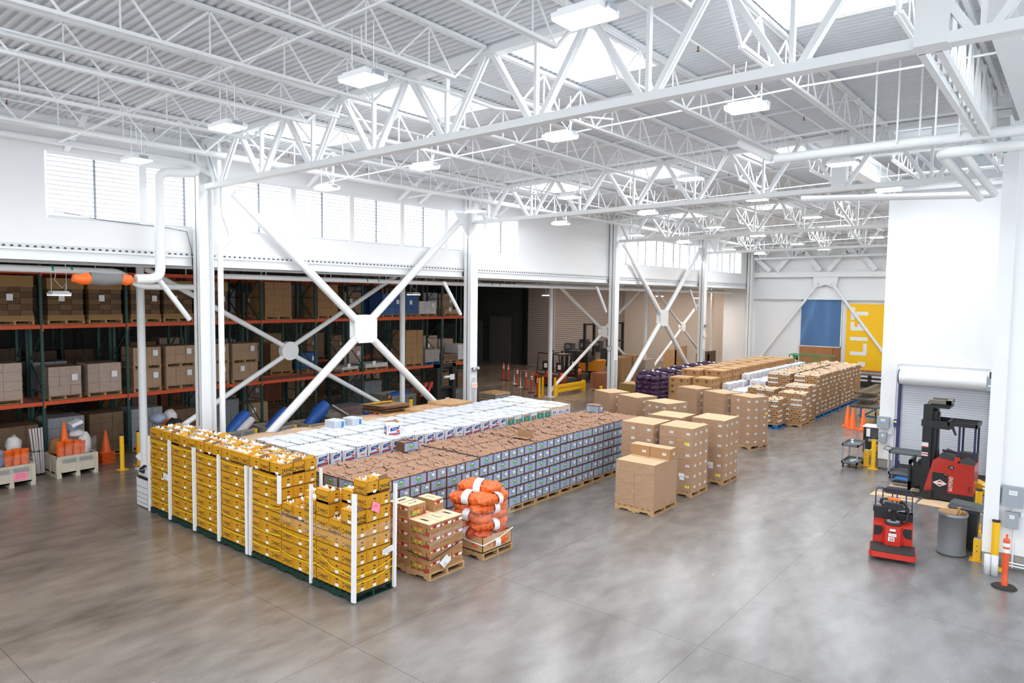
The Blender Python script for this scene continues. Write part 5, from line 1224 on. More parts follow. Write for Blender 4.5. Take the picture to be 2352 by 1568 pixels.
# cardboard on the floor, blue mat
for k, (pts, lab) in enumerate((([(-4.45,21.6),(-3.3,21.55),(-3.3,22.1),(-4.4,22.35)],'kraft sheet on the floor under the near fork'),([(-4.3,22.4),(-3.35,22.15),(-3.3,23.2),(-4.2,23.35)],'kraft sheet on the floor under the far fork'),([(-3.25,21.5),(-2.3,21.45),(-2.3,22.2),(-3.2,22.2)],'kraft sheet on the floor under the reach truck body'))):
    m = MB(); m.prism([(a-pts[0][0], b_-pts[0][1]) for a, b_ in pts], .001+.001*k, .006+.001*k, kraftl); tag(m.build('cardboard_sheet', loc=(pts[0][0],pts[0][1],0)), lab, 'cardboard')
m = MB(); m.box(-.5,-.3,0,.5,.3,.12, bluep); tag(m.build('plastic_pallet', loc=(-3.7,23.6,0)), 'small blue plastic pallet on the floor behind the forks', 'pallet')
t = thing('battery_cart', 'low yellow battery cart against the roller door behind the red truck', 'cart', (-2.05,23.9,0))
m = MB(); m.prism([(-.25,0.02),(.25,0.02),(.25,.22),(-.05,.35),(-.25,.30)], -.25,.25, yellowp, axis='y'); m.build('body', t)
m = MB(); m.tube([(-.1,0,.33),(-.12,0,.6),(-.2,.0,.85),(-.32,-.1,.95)], .02, dark, 8); m.build('hose', t)

# reach truck
t = thing('reach_truck', 'red and black stand-up reach truck before the roller door', 'forklift', (-2.6,22.7,0))
red2 = mat('truck red', (.50,.025,.012), .35, var=.2, vscale=12, coat=.3); bl = mat('truck black', (.015,.016,.017), .5)
m = MB(); m.prism([(-.62,.22),(.55,.22),(.55,1.08),(.1,1.12),(-.32,1.18),(-.42,1.1)], -.5,.5, red2, axis='y'); m.build('body', t)
m = MB(); m.box(-.42,-.51,.16,-.05,-.495,.78, bl); m.build('battery_door', t)
m = MB(); m.prism([(-.45,.03),(.55,.06),(.56,.26),(-.4,.26)], -.52,.52, bl, axis='y'); m.build('chassis', t)
m = MB(); F = (Vector((0,-.512,0)),Vector((1,0,0)),Vector((0,0,1)),1)
poly(m, F, [(-.40,.50),(-.23,.60),(-.06,.50),(-.23,.40)], white); poly(m, F, [(-.35,.50),(-.23,.575),(-.11,.50),(-.23,.425)], redp, .001); rect(m, F, -.36,.475,-.10,.525, white, .002); rect(m, F, -.13,.745,-.06,.76, yellowp)
o_ = Vector((.07,-.503,.52)); m.text('RAYMOND', o_, (0,0,1), (-1,0,0), .13, white, sx=.62)
m.disc((.02,-.503,.97),(1,0,0),(0,0,1),.075,.05, bl, 16); m.text('10', (.02,-.505,.945),(1,0,0),(0,0,1),.07, white); m.build('decal', t)
for i in range(5): pass
m = MB()
for i in range(6): m.quad((.42,-.503,.34+.03*i),(.50,-.503,.36+.03*i),(.50,-.503,.372+.03*i),(.42,-.503,.352+.03*i), bl)
m.build('vent', t)
m = MB(); m.prism([(-.35,1.15),(-.2,1.32),(0,1.25),(.1,1.12),(.1,1.08),(-.35,1.1)], -.3,.45, darkgrey, axis='y'); m.tube([(-.25,-.2,1.36),(.12,-.2,1.34)], .03, bl, 8); m.build('console', t)
m = MB(); m.prism([(.12,1.1),(.55,1.06),(.55,1.22),(.4,1.3),(.25,1.22)], -.46,-.42, darkgrey, axis='y'); m.prism([(.12,1.1),(.55,1.06),(.55,1.3),(.12,1.3)], .2,.45, darkgrey, axis='y'); m.build('seat_back', t)
for x in (.16,.52):
    for y in (-.42,.42): m = MB(); m.bar((x,y,1.1),(x,y,2.12), .05,.04, mat('navy post', (.02,.025,.08), .5)); m.build('guard_post', t)
m = MB(); m.box(.08,-.46,1.08,.2,-.44,1.26, redp); m.build('post_bracket', t)
m = MB(); m.box(-.12,-.47,2.10,.56,-.42,2.2, bl); m.box(-.12,.42,2.10,.56,.47,2.2, bl); m.box(.52,-.47,2.10,.58,.47,2.2, bl); m.box(-.14,-.47,2.1,-.08,.47,2.2, bl)
for i in range(7): m.box(-.08,-.38+.12*i,2.15,.54,-.36+.12*i,2.19, bl)
m.prism([(-.75,2.02),(-.1,1.98),(-.02,2.02),(.05,1.86),(.1,1.86),(.02,2.1),(-.12,2.2),(-.75,2.2)], -.46,-.42, bl, axis='y'); m.prism([(-.75,2.02),(-.1,2.0),(-.12,2.2),(-.75,2.2)], .42,.46, bl, axis='y'); m.build('overhead_guard', t)
for y in (-.36,.36): m = MB(); m.box(-.72,y-.05,.12,-.50,y+.05,2.62, bl); m.build('mast_rail', t)
m = MB(); m.box(-.5,-.3,.3,-.42,.3,2.45, bl); m.tube([(-.4,0,.5),(-.4,0,2.4)], .045, darkgrey, 10); m.tube([(-.38,.15,.5),(-.38,.15,2.0)], .02, chrome, 8); m.build('lift_cylinder', t)
m = MB(); m.box(-.68,-.42,2.55,-.1,.42,2.62, bl); m.box(-.6,-.35,2.66,-.08,-.25,2.76, mat('taupe', (.2,.18,.15), .5)); m.box(-.6,.25,2.66,-.08,.35,2.76, MATS['taupe']); m.box(-.2,-.35,2.66,-.08,.35,2.76, MATS['taupe']); m.box(-.55,-.3,2.62,-.15,.3,2.68, bl); m.build('mast_crosshead', t)
m = MB(); m.box(-.72,-.415,1.42,-.56,-.41,1.56, paper); m.box(-.72,-.415,1.18,-.56,-.41,1.28, paper); m.box(-.72,-.417,1.42,-.56,-.412,1.45, redp); m.box(-.72,-.417,1.22,-.56,-.412,1.25, redp); m.build('warning_label', t)
m = MB(); m.box(-1.02,-.42,.15,-.96,-.3,1.0, bl); m.box(-1.02,.3,.15,-.96,.42,1.0, bl); m.box(-1.02,-.42,.9,-.96,.42,1.0, bl); m.box(-1.02,-.42,.15,-.96,.42,.4, bl); m.prism([(-.96,.2),(-.72,.3),(-.72,.85),(-.85,.95),(-.96,.75)], -.3,-.24, bl, axis='y'); m.prism([(-.96,.2),(-.72,.3),(-.72,.85),(-.85,.95),(-.96,.75)], .24,.3, bl, axis='y'); m.build('carriage', t)
for y in (-.25,.25): m = MB(); m.add([(-2.0,y-.05,.10),(-.98,y-.06,.10),(-.98,y+.06,.10),(-2.0,y+.05,.10),(-2.0,y-.05,.112),(-.98,y-.06,.145),(-.98,y+.06,.145),(-2.0,y+.05,.112)], [(0,3,2,1),(4,5,6,7),(0,1,5,4),(1,2,6,5),(2,3,7,6),(3,0,4,7)], mat('fork steel', (.30,.28,.27), .4, .6)); m.build('fork', t)
for y in (-.55,.55): m = MB(); m.prism([(-1.55,.02),(-1.6,.1),(-1.5,.17),(-.75,.14),(-.6,.24),(-.4,.26),(-.4,.06)], y-.07,y+.07, bl, axis='y'); m.build('outrigger', t)
for (x,y) in ((-1.3,-.55),(-1.3,.55),(.35,0)): m = MB(); m.tube([(x,y-.06,.075),(x,y+.06,.075)], .073, rubber, 14); m.build('wheel', t)

# ride-on pallet truck, number 10
t = thing('pallet_truck', 'red ride-on pallet truck numbered 10 facing the camera', 'pallet truck', (-2.86,16.25,0), .19)
m = MB(); m.prism([(-.44,.0),(-.36,-.06),(.36,-.06),(.44,.0),(.44,.62),(-.44,.62)], .09,.20, redp); m.build('platform', t)
m = MB(); m.prism([(-.42,.02),(-.35,-.035),(.35,-.035),(.42,.02),(.42,.6),(-.42,.6)], .20,.215, rubber); m.build('platform_mat', t)
m = MB(); m.prism([(-.38,.60),(-.20,.60),(-.14,.44),(.14,.44),(.20,.60),(.38,.60),(.38,.95),(-.38,.95)], .215,.62, redp)
m.add([(-.38,.6,.62),(-.20,.6,.60),(-.12,.5,.56),(.12,.5,.56),(.20,.6,.60),(.38,.6,.62),(.38,.95,.66),(-.38,.95,.66)], [(0,1,2,3,4,5,6,7)], redp)
for z in (.24,.27,.30): m.prism([(-.21,.60),(-.15,.43),(.15,.43),(.21,.60)], z,z+.012, redp)
m.build('body', t)
for s_ in (-1,1): m = MB(); m.prism([(s_*.36,.36),(s_*.36,.58),(s_*.22,.58),(s_*.17,.50),(s_*.24,.38)], .59,.61, bl, axis='y'); m.build('knee_pad', t)
m = MB(); F = (Vector((0,.436,0)),Vector((1,0,0)),Vector((0,0,1)),1)
rect(m, F, -.06,.535,.05,.585, paper); rect(m, F, -.08,.42,.07,.485, paper); disc(m, F, 0,.51,.05,.013, bl); rect(m, F, -.085,.315,.035,.405, paper); m.text('10', (-.025,.433,.328), (1,0,0), (0,0,1), .085, bl); strokes(m, F, -.05,.44,.04,.46,1,darkgrey,.008,.002); m.build('number_plate', t)
m = MB(); m.lathe([(.17,.63),(.17,.67),(.14,.68)], bl, 20, TR(0,.72,0)); m.lathe([(.13,.675),(.125,.69)], grey, 20, TR(0,.72,0)); m.build('steering_ring', t)
m = MB(); m.tube([(0,.74,.66),(0,.72,.85),(0,.64,1.04)], [.05,.055,.06], bl, 12); m.prism([(-.22,1.02),(-.1,.96),(.1,.96),(.22,1.0),(.16,1.1),(-.16,1.12)], .58,.66, bl, axis='y'); m.tube([(-.2,.62,1.03),(-.26,.60,1.10),(-.25,.6,1.17),(-.1,.6,1.2)], .025, bl, 8); m.tube([(.1,.6,1.19),(.22,.6,1.12),(.24,.6,1.03),(.2,.62,1.0)], .025, bl, 8); m.build('tiller', t)
m = MB(); m.tube([(-.12,.6,1.2),(.12,.6,1.19)], .035, orangep, 12); m.build('grip', t)
m = MB(); m.tube([(.18,.75,.66),(.26,.8,.7),(.28,.8,.95),(.2,.8,1.08),(.1,.78,1.1)], .03, bl, 8); m.build('grab_bar', t)
m = MB(); m.box(-.38,.92,.2,.38,1.05,.82, bl); m.box(-.40,.9,.80,-.1,1.05,.92, bl); m.box(.1,.9,.74,.38,1.05,.82, bl); m.build('battery_case', t)
m = MB(); m.tube([(-.36,1.1,.8),(-.36,1.1,1.22),(-.3,1.1,1.3),(.3,1.1,1.3),(.36,1.1,1.22),(.36,1.1,.8)], .012, MATS['navy post'], 6)
for x in (-.22,-.03,.06,.24): m.bar((x,1.1,.8),(x,1.1,1.3), .025,.012, MATS['navy post'])
for z in (.88,.98,1.12,1.22): m.tube([(-.36,1.1,z),(.36,1.1,z)], .006, MATS['navy post'], 5)
m.build('load_backrest', t)
for x in (-.2,.2): m = MB(); m.box(x-.1,1.0,.06,x+.1,2.1,.11, bl); m.build('fork', t)
for x in (-.25,.25): m = MB(); m.tube([(x-.05,.35,.075),(x+.05,.35,.075)], .07, rubber, 14); m.build('wheel', t)
# black av cart behind the block corner
t = thing('equipment_cart', 'black wheeled equipment cart half hidden behind the white block corner', 'cart', (-5.45,27.1,0))
m = MB(); m.box(-.35,-.3,.15,.35,.3,.22, bl); m.box(-.35,-.3,.15,-.31,.3,1.05, bl); m.box(-.35,-.28,.15,.35,-.26,.55, bl); m.box(-.35,-.3,.65,.35,.3,.69, bl); m.build('frame', t)
m = MB(); m.box(-.38,-.33,1.05,.35,.33,1.08, white); m.build('top', t); m = MB(); m.box(-.25,-.31,.72,-.13,-.1,1.0, paper); m.box(-.1,-.3,.72,.2,-.05,1.02, darkgrey); m.build('equipment', t)
for x in (-.3,.3): m = MB(); m.tube([(x-.02,-.25,.07),(x+.02,-.25,.07)], .07, rubber, 12); m.build('wheel', t)
# ------------------------------------------------------------------ pallet racks under the low roof
def upright_mat():
    m = bpy.data.materials.new('rack green'); m.use_nodes = True; nt = m.node_tree; b = nt.nodes['Principled BSDF']; b.inputs['Roughness'].default_value = .5
    tc = nt.nodes.new('ShaderNodeTexCoord'); sx = nt.nodes.new('ShaderNodeSeparateXYZ'); nt.links.new(tc.outputs['Object'], sx.inputs[0])
    a = nt.nodes.new('ShaderNodeMath'); a.operation = 'PINGPONG'; a.inputs[1].default_value = .04; nt.links.new(sx.outputs['Z'], a.inputs[0])
    l = nt.nodes.new('ShaderNodeMath'); l.operation = 'LESS_THAN'; l.inputs[1].default_value = .014; nt.links.new(a.outputs[0], l.inputs[0])
    mx = nt.nodes.new('ShaderNodeMixRGB'); mx.inputs[1].default_value = (.025,.10,.085,1); mx.inputs[2].default_value = (.008,.02,.018,1); nt.links.new(l.outputs[0], mx.inputs[0]); nt.links.new(mx.outputs[0], b.inputs['Base Color']); return m
rg = upright_mat(); deckm = mat('rack deck', (.16,.09,.07), .6)
def rack(name, label, X, ys, levels, depth=1.05, zt=6.35):
    t = thing(name, label, 'pallet rack', (X, 0, 0))
    for y in ys:
        u = MB()
        for x in (0, -depth): u.box(x-.075,y-.04,0,x,y+.04,zt, rg)
        z = .3; s = 1
        while z < zt-1.0:
            u.bar((-.05 if s > 0 else -depth,y,z),(-depth if s > 0 else -.05,y,z+.85), .03,.03, rg); u.bar((-.05,y,z),(-depth,y,z), .03,.03, rg); z += 1.0; s = -s
        u.build('upright_frame', t)
    for z in levels:
        for x in (.012, -depth-.03):
            for a, b_ in zip(ys[:-1], ys[1:]):
                m = MB(); m.box(x-.05,a+.045,z-.12,x,b_-.045,z, rackor); m.box(x-.055,a+.0,z-.2,x+.004,a+.05,z+.01, rackor); m.build('beam', t)
        for a, b_ in zip(ys[:-1], ys[1:]):
            m = MB(); n = 12
            for i in range(n): yy = a+.1+(b_-a-.2)*i/(n-1); m.box(-depth,yy-.012,z-.03,-.02,yy+.012,z-.012, deckm)
            for i in range(6): xx = -.1-(depth-.2)*i/5; m.box(xx-.008,a+.05,z-.012,xx+.008,b_-.05,z, deckm)
            m.build('wire_deck', t)
    return t
YS = [7.59+2.5*k for k in range(-2, 9)]
rack('pallet_rack', 'front row of green and orange pallet racks facing the hall', -25.0, YS, (2.02,4.42,6.12))
rack('pallet_rack', 'second row of pallet racks, back to back behind the front row', -26.4, YS, (2.02,4.42,6.12), 1.0)
rack('pallet_rack', 'third row of pallet racks across the aisle', -31.0, YS[1:], (2.02,4.42,6.12), 1.0)
rack('pallet_rack', 'last row of pallet racks before the back wall', -36.0, YS[1:], (2.02,4.42,6.12), 1.0)

lk = mat('wrapped carton grey', (.42,.30,.23), .35, var=.15, vscale=9); lkd = mat('load brown', (.11,.058,.026), .7, var=.3, vscale=4); lid = mat('kraft lid', (.32,.18,.065), .7)
LN = 0
def load(X, y0, y1, z0, h, style, where, d=1.0, stack=1):
    global LN; LN += 1; w = y1-y0
    t = thing('pallet_load', where, 'pallet load', (X-.06, y0, z0))
    p = pallet_mesh(d, w, .13, wood if style != 'bluepal' else bluep); p.build('pallet', t, loc=(-d,0,0))
    r = random.Random(LN); hh = (h-.13)
    m = MB()
    if style == 'brown':
        rows = 5; e = .02
        for q in range(rows):
            z = .13+.14+(hh-.45)*q/rows; c1 = lkd
            n = 3
            for i in range(n): m.box(-d+.02,e+(w-2*e)*i/n+.004,z+.004,-.02-.02*((q+i)%2),e+(w-2*e)*(i+1)/n-.004,z+(hh-.45)/rows-.004, lkd if (q+i) % 2 else mat('load brown b', (.17,.095,.04), .7))
        m.box(-d,0,.13,-.0,w,.29, lid); m.build('cartons', t)
        m = MB(); m.box(-d,0,.13+hh-.34,0,w,.13+hh, lid); m.build('kraft_lid', t)
    else:
        col = {'wrap':lk,'tan':mat('load tan', (.38,.22,.10), .6, var=.15),'kraft':mat('load kraft', (.34,.19,.08), .7, var=.15),'blue':mat('load blue', (.03,.10,.30), .5, var=.2),'white':mat('load white', (.6,.6,.6), .6, var=.2),'dark':mat('load dark', (.15,.09,.05), .6, var=.4),'bluepal':mat('load mixed', (.3,.27,.25), .4, var=.4, vscale=8),'water':mat('load bottles', (.28,.30,.33), .3, var=.5, vscale=30),'red':mat('load red brown', (.30,.11,.05), .6, var=.2)}[style]
        nr = max(2, round(hh/.3)); nc = 3 if w > .9 else 2
        for q in range(nr):
            for i in range(nc):
                j = r.uniform(-.012,.012); m.box(-d+.02,w*i/nc+.004,.13+hh*q/nr+.003,-.02+j,w*(i+1)/nc-.004,.13+hh*(q+1)/nr-.003, col)
        m.build('cartons', t)
        if style in ('wrap','tan','bluepal','white'):
            m = MB(); m.add([(0,-.01,.10),(0,w+.01,.10),(0,w+.01,.13+hh),(0,-.01,.13+hh),(-d,-.01,.10),(-d,-.01,.13+hh)], [(0,1,2,3),(4,0,3,5)], wrapm); m.build('stretch_wrap', t)
    if style in ('brown','wrap','tan','blue','white'):
        m = MB(); yy = w*r.choice((.3,.7)) ; zz = .13+hh*(.5 if style != 'brown' else .45); m.quad((.012,yy,zz),(.012,yy+.17,zz),(.012,yy+.17,zz+.2),(.012,yy,zz+.2), paper); m.build('label', t)
    return t
F1 = 'on the %s shelf, front rack, %s bay'
BN = {-1:'leftmost','0':'', 0:'second', 1:'third', 2:'fourth', 3:'fifth', 4:'sixth', 5:'seventh', 6:'eighth', 7:'ninth'}
def L1(y0, y1, z0, h, style, desc, lvl):
    k = int((y0-7.59)//2.5); load(-25.0, y0, y1, z0, h, style, '%s %s' % (desc, F1 % (lvl, BN.get(k, 'last'))))
for y0, y1, s, h, desc in ((5.25,6.3,'brown',1.5,'brown lidded load, left one'),(6.4,7.42,'brown',1.5,'brown lidded load, right one'),(7.78,8.82,'brown',1.45,'dark lidded load, left one'),(8.95,9.98,'brown',1.45,'dark lidded load, right one'),(10.25,11.25,'brown',1.45,'brown lidded load by round column, left'),(11.35,12.4,'brown',1.45,'brown lidded load by round column, right'),(12.75,13.75,'brown',1.45,'brown lidded load right of the wall column')):
    L1(y0, y1, 4.43, h, s, desc, 'upper')
for y0, y1, h, s, desc in ((15.3,16.5,1.5,'kraft','tall wrapped kraft load'),(17.75,18.8,1.45,'kraft','tall brown carton load'),(21.3,22.45,1.1,'blue','blue crate load with white label'),(22.7,23.5,1.05,'blue','smaller blue crate load'),(23.6,24.75,.75,'white','low white load'),(25.3,26.4,.35,'tan','flat yellowish load')):
    L1(y0, y1, 4.43, h, s, desc, 'upper')
for y0, y1, h, s, desc in ((5.6,7.05,1.25,'wrap','shrink-wrapped pinkish load'),(7.75,8.68,1.05,'wrap','shrink-wrapped load, left one'),(8.88,9.9,1.08,'wrap','shrink-wrapped load, right one'),(10.3,11.22,.78,'tan','lower wrapped load by the round column'),(11.4,12.45,.78,'tan','lower wrapped load, right load'),(12.7,13.75,.78,'tan','lower wrapped load right of the wall column'),(13.9,14.95,.75,'tan','lower wrapped load at the bay end'),
    (22.72,23.85,1.75,'kraft','tall light carton load with white label'),(24.0,25.0,.75,'bluepal','messy wrapped load on blue pallet'),(25.3,26.3,.45,'dark','dark mixed load'),(26.35,27.3,.9,'white','pale mixed load'),(20.3,21.6,.3,'white','flat pale sheet load'),(19.0,19.9,.25,'white','flat load behind the square plate')):
    L1(y0, y1, 2.03, h, s, desc, 'lower')
for y0, y1, z, s, desc in ((10.3,11.22,2.82,'tan','upper wrapped load by the round column'),(11.4,12.45,2.82,'tan','upper wrapped load, right load'),(12.7,13.75,2.82,'tan','upper wrapped load right of the wall column'),(13.9,14.95,2.79,'tan','upper wrapped load at the bay end')):
    L1(y0, y1, z, .75, s, desc, 'lower')
rn = random.Random(11)
for k in range(-1, 8):       # ground level and the rows behind
    for q in range(2):
        y0 = 7.59+2.5*k+.12+1.2*q
        if k in (-1,0,1,6,7) : load(-25.05, y0, y0+1.05, .0, rn.uniform(.9,1.6), rn.choice(['dark','dark','water','dark']), 'floor-level load under the front rack, %s bay, %s side' % (BN.get(k,'last'), ('left','right')[q]))
        for lvl, z in (('floor',0.0),('lower',2.03),('upper',4.43)):
            if rn.random() < (.75 if k > 3 or k < 2 else .35): load(-26.45, y0, y0+1.05, z, rn.uniform(.8,1.45), rn.choice(['dark','wrap','water','blue','kraft','tan']), 'load on the %s level, second rack row, %s bay, %s side' % (lvl, BN.get(k,'last'), ('left','right')[q]), .9)
            if rn.random() < .7 and k > -1: load(-31.1, y0, y0+1.05, z, rn.uniform(1.0,1.5), rn.choice(['dark','wrap','kraft','tan','red','water']), 'load on the %s level, third rack row, %s bay, %s side' % (lvl, BN.get(k,'last'), ('left','right')[q]), .9)
# warm fixtures added to brighten the rack aisles and the forklift bay
for i, (x, y) in enumerate(((-28.9,16),(-34,18),(-28,31),(-26,36),(-29,41),(-25,42),(-26,47),(-23,52),(-28,51))):
    dup(LW if y < 25 else LB, (x, y, 6.2), math.pi/2, 'small fixture added to light the racks and forklift bay, %s one' % ORD[i], 'fixtures added to light racks and forklift bay')

# ------------------------------------------------------------------ bins and clutter before the racks
binm = mat('bin beige', (.55,.50,.40), .6, var=.12, vscale=8)
def tote(x1, y0, w, d, h, name, label, m_=binm, yellow=False):
    t = thing(name, label, 'bin', (x1, y0, 0)); m = MB()
    for a in ((-w,0,-w+.04,d),(-.04,0,0,d),(-w,0,0,.04),(-w,d-.04,0,d)): m.box(a[0],a[1],.12,a[2],a[3],h, m_)
    m.box(-w,0,.12,0,d,.16, m_)
    for s in (0,.5,1): m.box(-w, (d-.12)*s, 0, -0, (d-.12)*s+.12, .12, m_)
    for s in (0,.5,1): m.box(0,(d-.1)*s,.12,.015,(d-.1)*s+.1,h, m_); m.box(-w+(w-.1)*s,-.015,.12,-w+(w-.1)*s+.1,0,h, m_)
    m.box(0,0,h-.06,.018,d,h, m_); m.box(-w,-.018,h-.06,0,0,h, m_); m.build('tub', t)
    m = MB()
    for i in range(5): m.box(0,.15,h-.2+.025*i,.016,d-.15,h-.19+.025*i, grey)
    m.build('vent_slot', t)
    if yellow:
        for c in ((.0,0),(.0,d-.1)): m = MB(); m.box(c[0],c[1],.15,.02,c[1]+.1,h-.02, yellowp); m.build('corner_patch', t)
    return t
tote(-22.95,7.24,1.1,1.1,.64,'plastic_bin','beige plastic bin with orange buckets and a cone, left of the yellow bollards')
b1 = tote(-22.77,5.5,1.1,1.15,.62,'plastic_bin','beige plastic bin with pink note at the left edge')
m = MB(); m.quad((.022,.62,.2),(.022,.95,.2),(.022,.95,.42),(.022,.62,.42), pinkp); strokes(m, (Vector((.024,.62,.2)),Vector((0,1,0)),Vector((0,0,1)),.33), .05,.04,.28,.2,3, redprint_d, .012); m.build('pink_note', b1)
def blob(name, label, cat, loc, r, m_, seed=0, sc=(1,1,1), group=None):
    mb = MB(); n = 16; vs = []; fs = []
    for i in range(n//2+1):
        for j in range(n):
            th = math.pi*i/(n//2); ph = 2*math.pi*j/n; p = Vector((math.sin(th)*math.cos(ph), math.sin(th)*math.sin(ph), math.cos(th)))
            k = 1+.28*noise.noise(p*1.8+Vector((seed,0,0)))+.08*noise.noise(p*6+Vector((0,seed,0))); vs.append((p.x*r*k*sc[0], p.y*r*k*sc[1], r*sc[2]+p.z*r*k*sc[2]))
    for i in range(n//2):
        for j in range(n): a = i*n+j; b_ = i*n+(j+1)%n; fs.append((a,a+n,b_+n,b_))
    mb.add(vs, fs, m_, smooth=True); return tag(mb.build(name, loc=loc), label, cat, group)
bagw = mat('white bag', (.65,.62,.62), .5); bagb = mat('blue bag', (.30,.36,.50), .5); bagd = mat('black bag', (.02,.02,.022), .5); bagbr = mat('brown bag', (.28,.15,.06), .7); bluet = mat('blue tarp', (.012,.09,.38), .45, bump=.4, bscale=20)
for a in (('plastic_bag','big grey-blue plastic bag in the leftmost bin','bag',(-23.5,5.9,.25),.36,bagb,1),('white_sack','crumpled white sack on top of the leftmost bin','bag',(-23.5,6.35,.75),.20,bagw,2,(1,1,1.5)),
          ('brown_bag','brown bag at the back of the second bin','bag',(-23.75,7.55,.5),.25,bagbr,3,(1,1,1.2)),('plastic_wrap_bundle','tall bundle of crumpled clear plastic in the second bin','bundle',(-23.3,8.1,.45),.19,bagw,4,(1,1,2.0)),
          ('white_sack','small white sack on top of the second bin','bag',(-23.4,7.95,1.08),.16,bagw,5,(1.2,1.3,.7)),('plastic_bag','grey plastic bag behind the cone in the second bin','bag',(-23.7,7.9,1.15),.17,bagb,6),
          ('plastic_bag','pale blue plastic bag behind the slim column at left','bag',(-22.9,10.1,1.25),.22,bagb,7,(1.2,1.2,.8)),('black_bag','black bag behind the leftmost yellow boxes','bag',(-22.6,10.5,.65),.32,bagd,8,(1,1,1.2)),
          ('white_sack','white crumpled bag behind the leftmost yellow boxes','bag',(-23.1,10.6,1.2),.22,bagw,9)):
    blob(*a)
for k, (x, y, z) in enumerate(((-23.2,7.42,.52),(-23.15,7.62,.56),(-23.12,7.83,.53),(-23.2,8.0,.50),(-23.05,6.08,.5),(-23.05,6.28,.52),(-23.05,6.48,.5),(-22.95,10.35,.85),(-23.4,9.75,.0))):
    m = MB(); m.lathe([(.08,0),(.12,.50),(.13,.51),(.115,.51),(.09,.05)], orangep, 16, Matrix.Rotation(.12*math.sin(k*2),4,'Y')); tag(m.build('orange_tube', loc=(x,y,z)), 'orange plastic tub, %s' % ['first in the second bin','second in the second bin','third in the second bin','fourth in the second bin','first in the leftmost bin','second in the leftmost bin','third in the leftmost bin','right of the slim round column','left of the slim round column'][k], 'tub', 'orange tubs in the bins')
dup(CN1, (-23.45,7.62,.66), .3, 'orange cone standing in the second bin', None, 'cone')
m = MB(); m.box(-.2,-.15,0,.2,.15,.1, paper, Matrix.Rotation(.35,4,'X')); tag(m.build('paper_box', loc=(-23.5,7.95,1.45)), 'tilted pale box on top of the second bin', 'box')
m = MB(); m.add([(0,5.9,.9),(0,6.65,.95),(0,6.65,.55),(0,5.95,.6)], [(0,1,2,3)], wrapm); tag(m.build('stretch_wrap', loc=(-22.74,0,0)), 'clear stretch wrap over the leftmost bin', 'stretch wrap')
m = MB(); m.add([(0,7.3,.9),(0,8.3,1.15),(0,8.3,.7),(0,7.3,.6)], [(0,1,2,3)], wrapm); tag(m.build('stretch_wrap', loc=(-22.92,0,0)), 'clear stretch wrap over the second bin', 'stretch wrap')
for k in range(5):
    m = MB(); m.tube([(0,0,.02),(.02,-.12+.02*k,1.42)], .03, bagw, 8); m.tube([(0,0,.0),(.0,0,.05)], .034, dark, 8); m.tube([(.01,-.06,.70),(.01,-.062,.74)], .034, dark, 8)
    tag(m.build('folded_pole', loc=(-23.9+.03*(k%2),6.98+.055*k,0)), 'white folded pole leaning between the two bins, %s from the left' % ORD[k], 'pole', 'white poles between the bins')
for k in range(8):
    m = MB(); b_ = .2; m.box(-b_,-b_,0,b_,b_,.025, redprint if 0 else orangep); m.lathe([(.15,.025),(.145,.05)], orangep, 16) if k < 7 else m.lathe([(.15,.025),(.03,.72),(.025,.725)], orangep, 18)
    tag(m.build('traffic_cone', loc=(-24.1,9.0,.045*k), rz=.05*(k%3)), 'orange cone nested in the stack by the rack foot, %s from the floor' % ORD[k], 'cone', 'stacked cones by the rack')
dup(CN1, (-24.6,8.55,0), 0, 'orange cone half hidden behind the second bin', None, 'cone')
for k, (x, y) in enumerate(((-22.75,8.95),(-23.0,9.55),(-22.25,9.7))): bollard(x, y, 1.1, 'yellow bollard at the nearest slim round column, %s' % ['left','rear','right'][k], .065)
for k, (x, y) in enumerate(((-22.75,19.75),(-22.3,20.5))): bollard(x, y, 1.05, 'yellow bollard at the slim column by the cones, %s' % ['left','right'][k], .08)
for k, (x, y) in enumerate(((-22.85,30.45),(-23.0,30.95),(-22.3,31.15))): bollard(x, y, 1.1, 'yellow bollard at the slim column before the forklifts, %s' % ['left','rear','right'][k], .065)
for k, (x, y) in enumerate(((-18.85,30.35),(-18.2,31.25))): bollard(x, y, 1.05, 'short yellow bollard at the foot of the clock column, %s' % ['left','right'][k], .08)
# copier
t = thing('copier', 'white office copier left of the yellow boxes', 'copier', (-18.37,8.0,0)); cm = mat('copier white', (.75,.75,.77), .4)
m = MB(); m.box(-.3,-.32,.03,.3,.32,.74, cm)
for z in (.12,.24,.36,.52): m.box(-.302,-.324,z,.302,-.32,z+.008, darkgrey)
m.build('body', t); m = MB(); m.box(-.28,-.28,.8,.3,.3,.98, cm); m.box(-.2,-.33,.74,.3,.3,.80, bl); m.build('scanner', t); m = MB(); m.box(-.1,-.34,.9,.12,-.3,1.0, bl); m.add([(-.1,-.36,.98),(.14,-.36,.98),(.14,-.2,1.08),(-.1,-.2,1.08)], [(0,1,2,3)], cm); m.add([(-.08,-.355,.985),(.12,-.355,.985),(.12,-.22,1.07),(-.08,-.22,1.07)], [(0,1,2,3)], dark); m.build('control_screen', t)

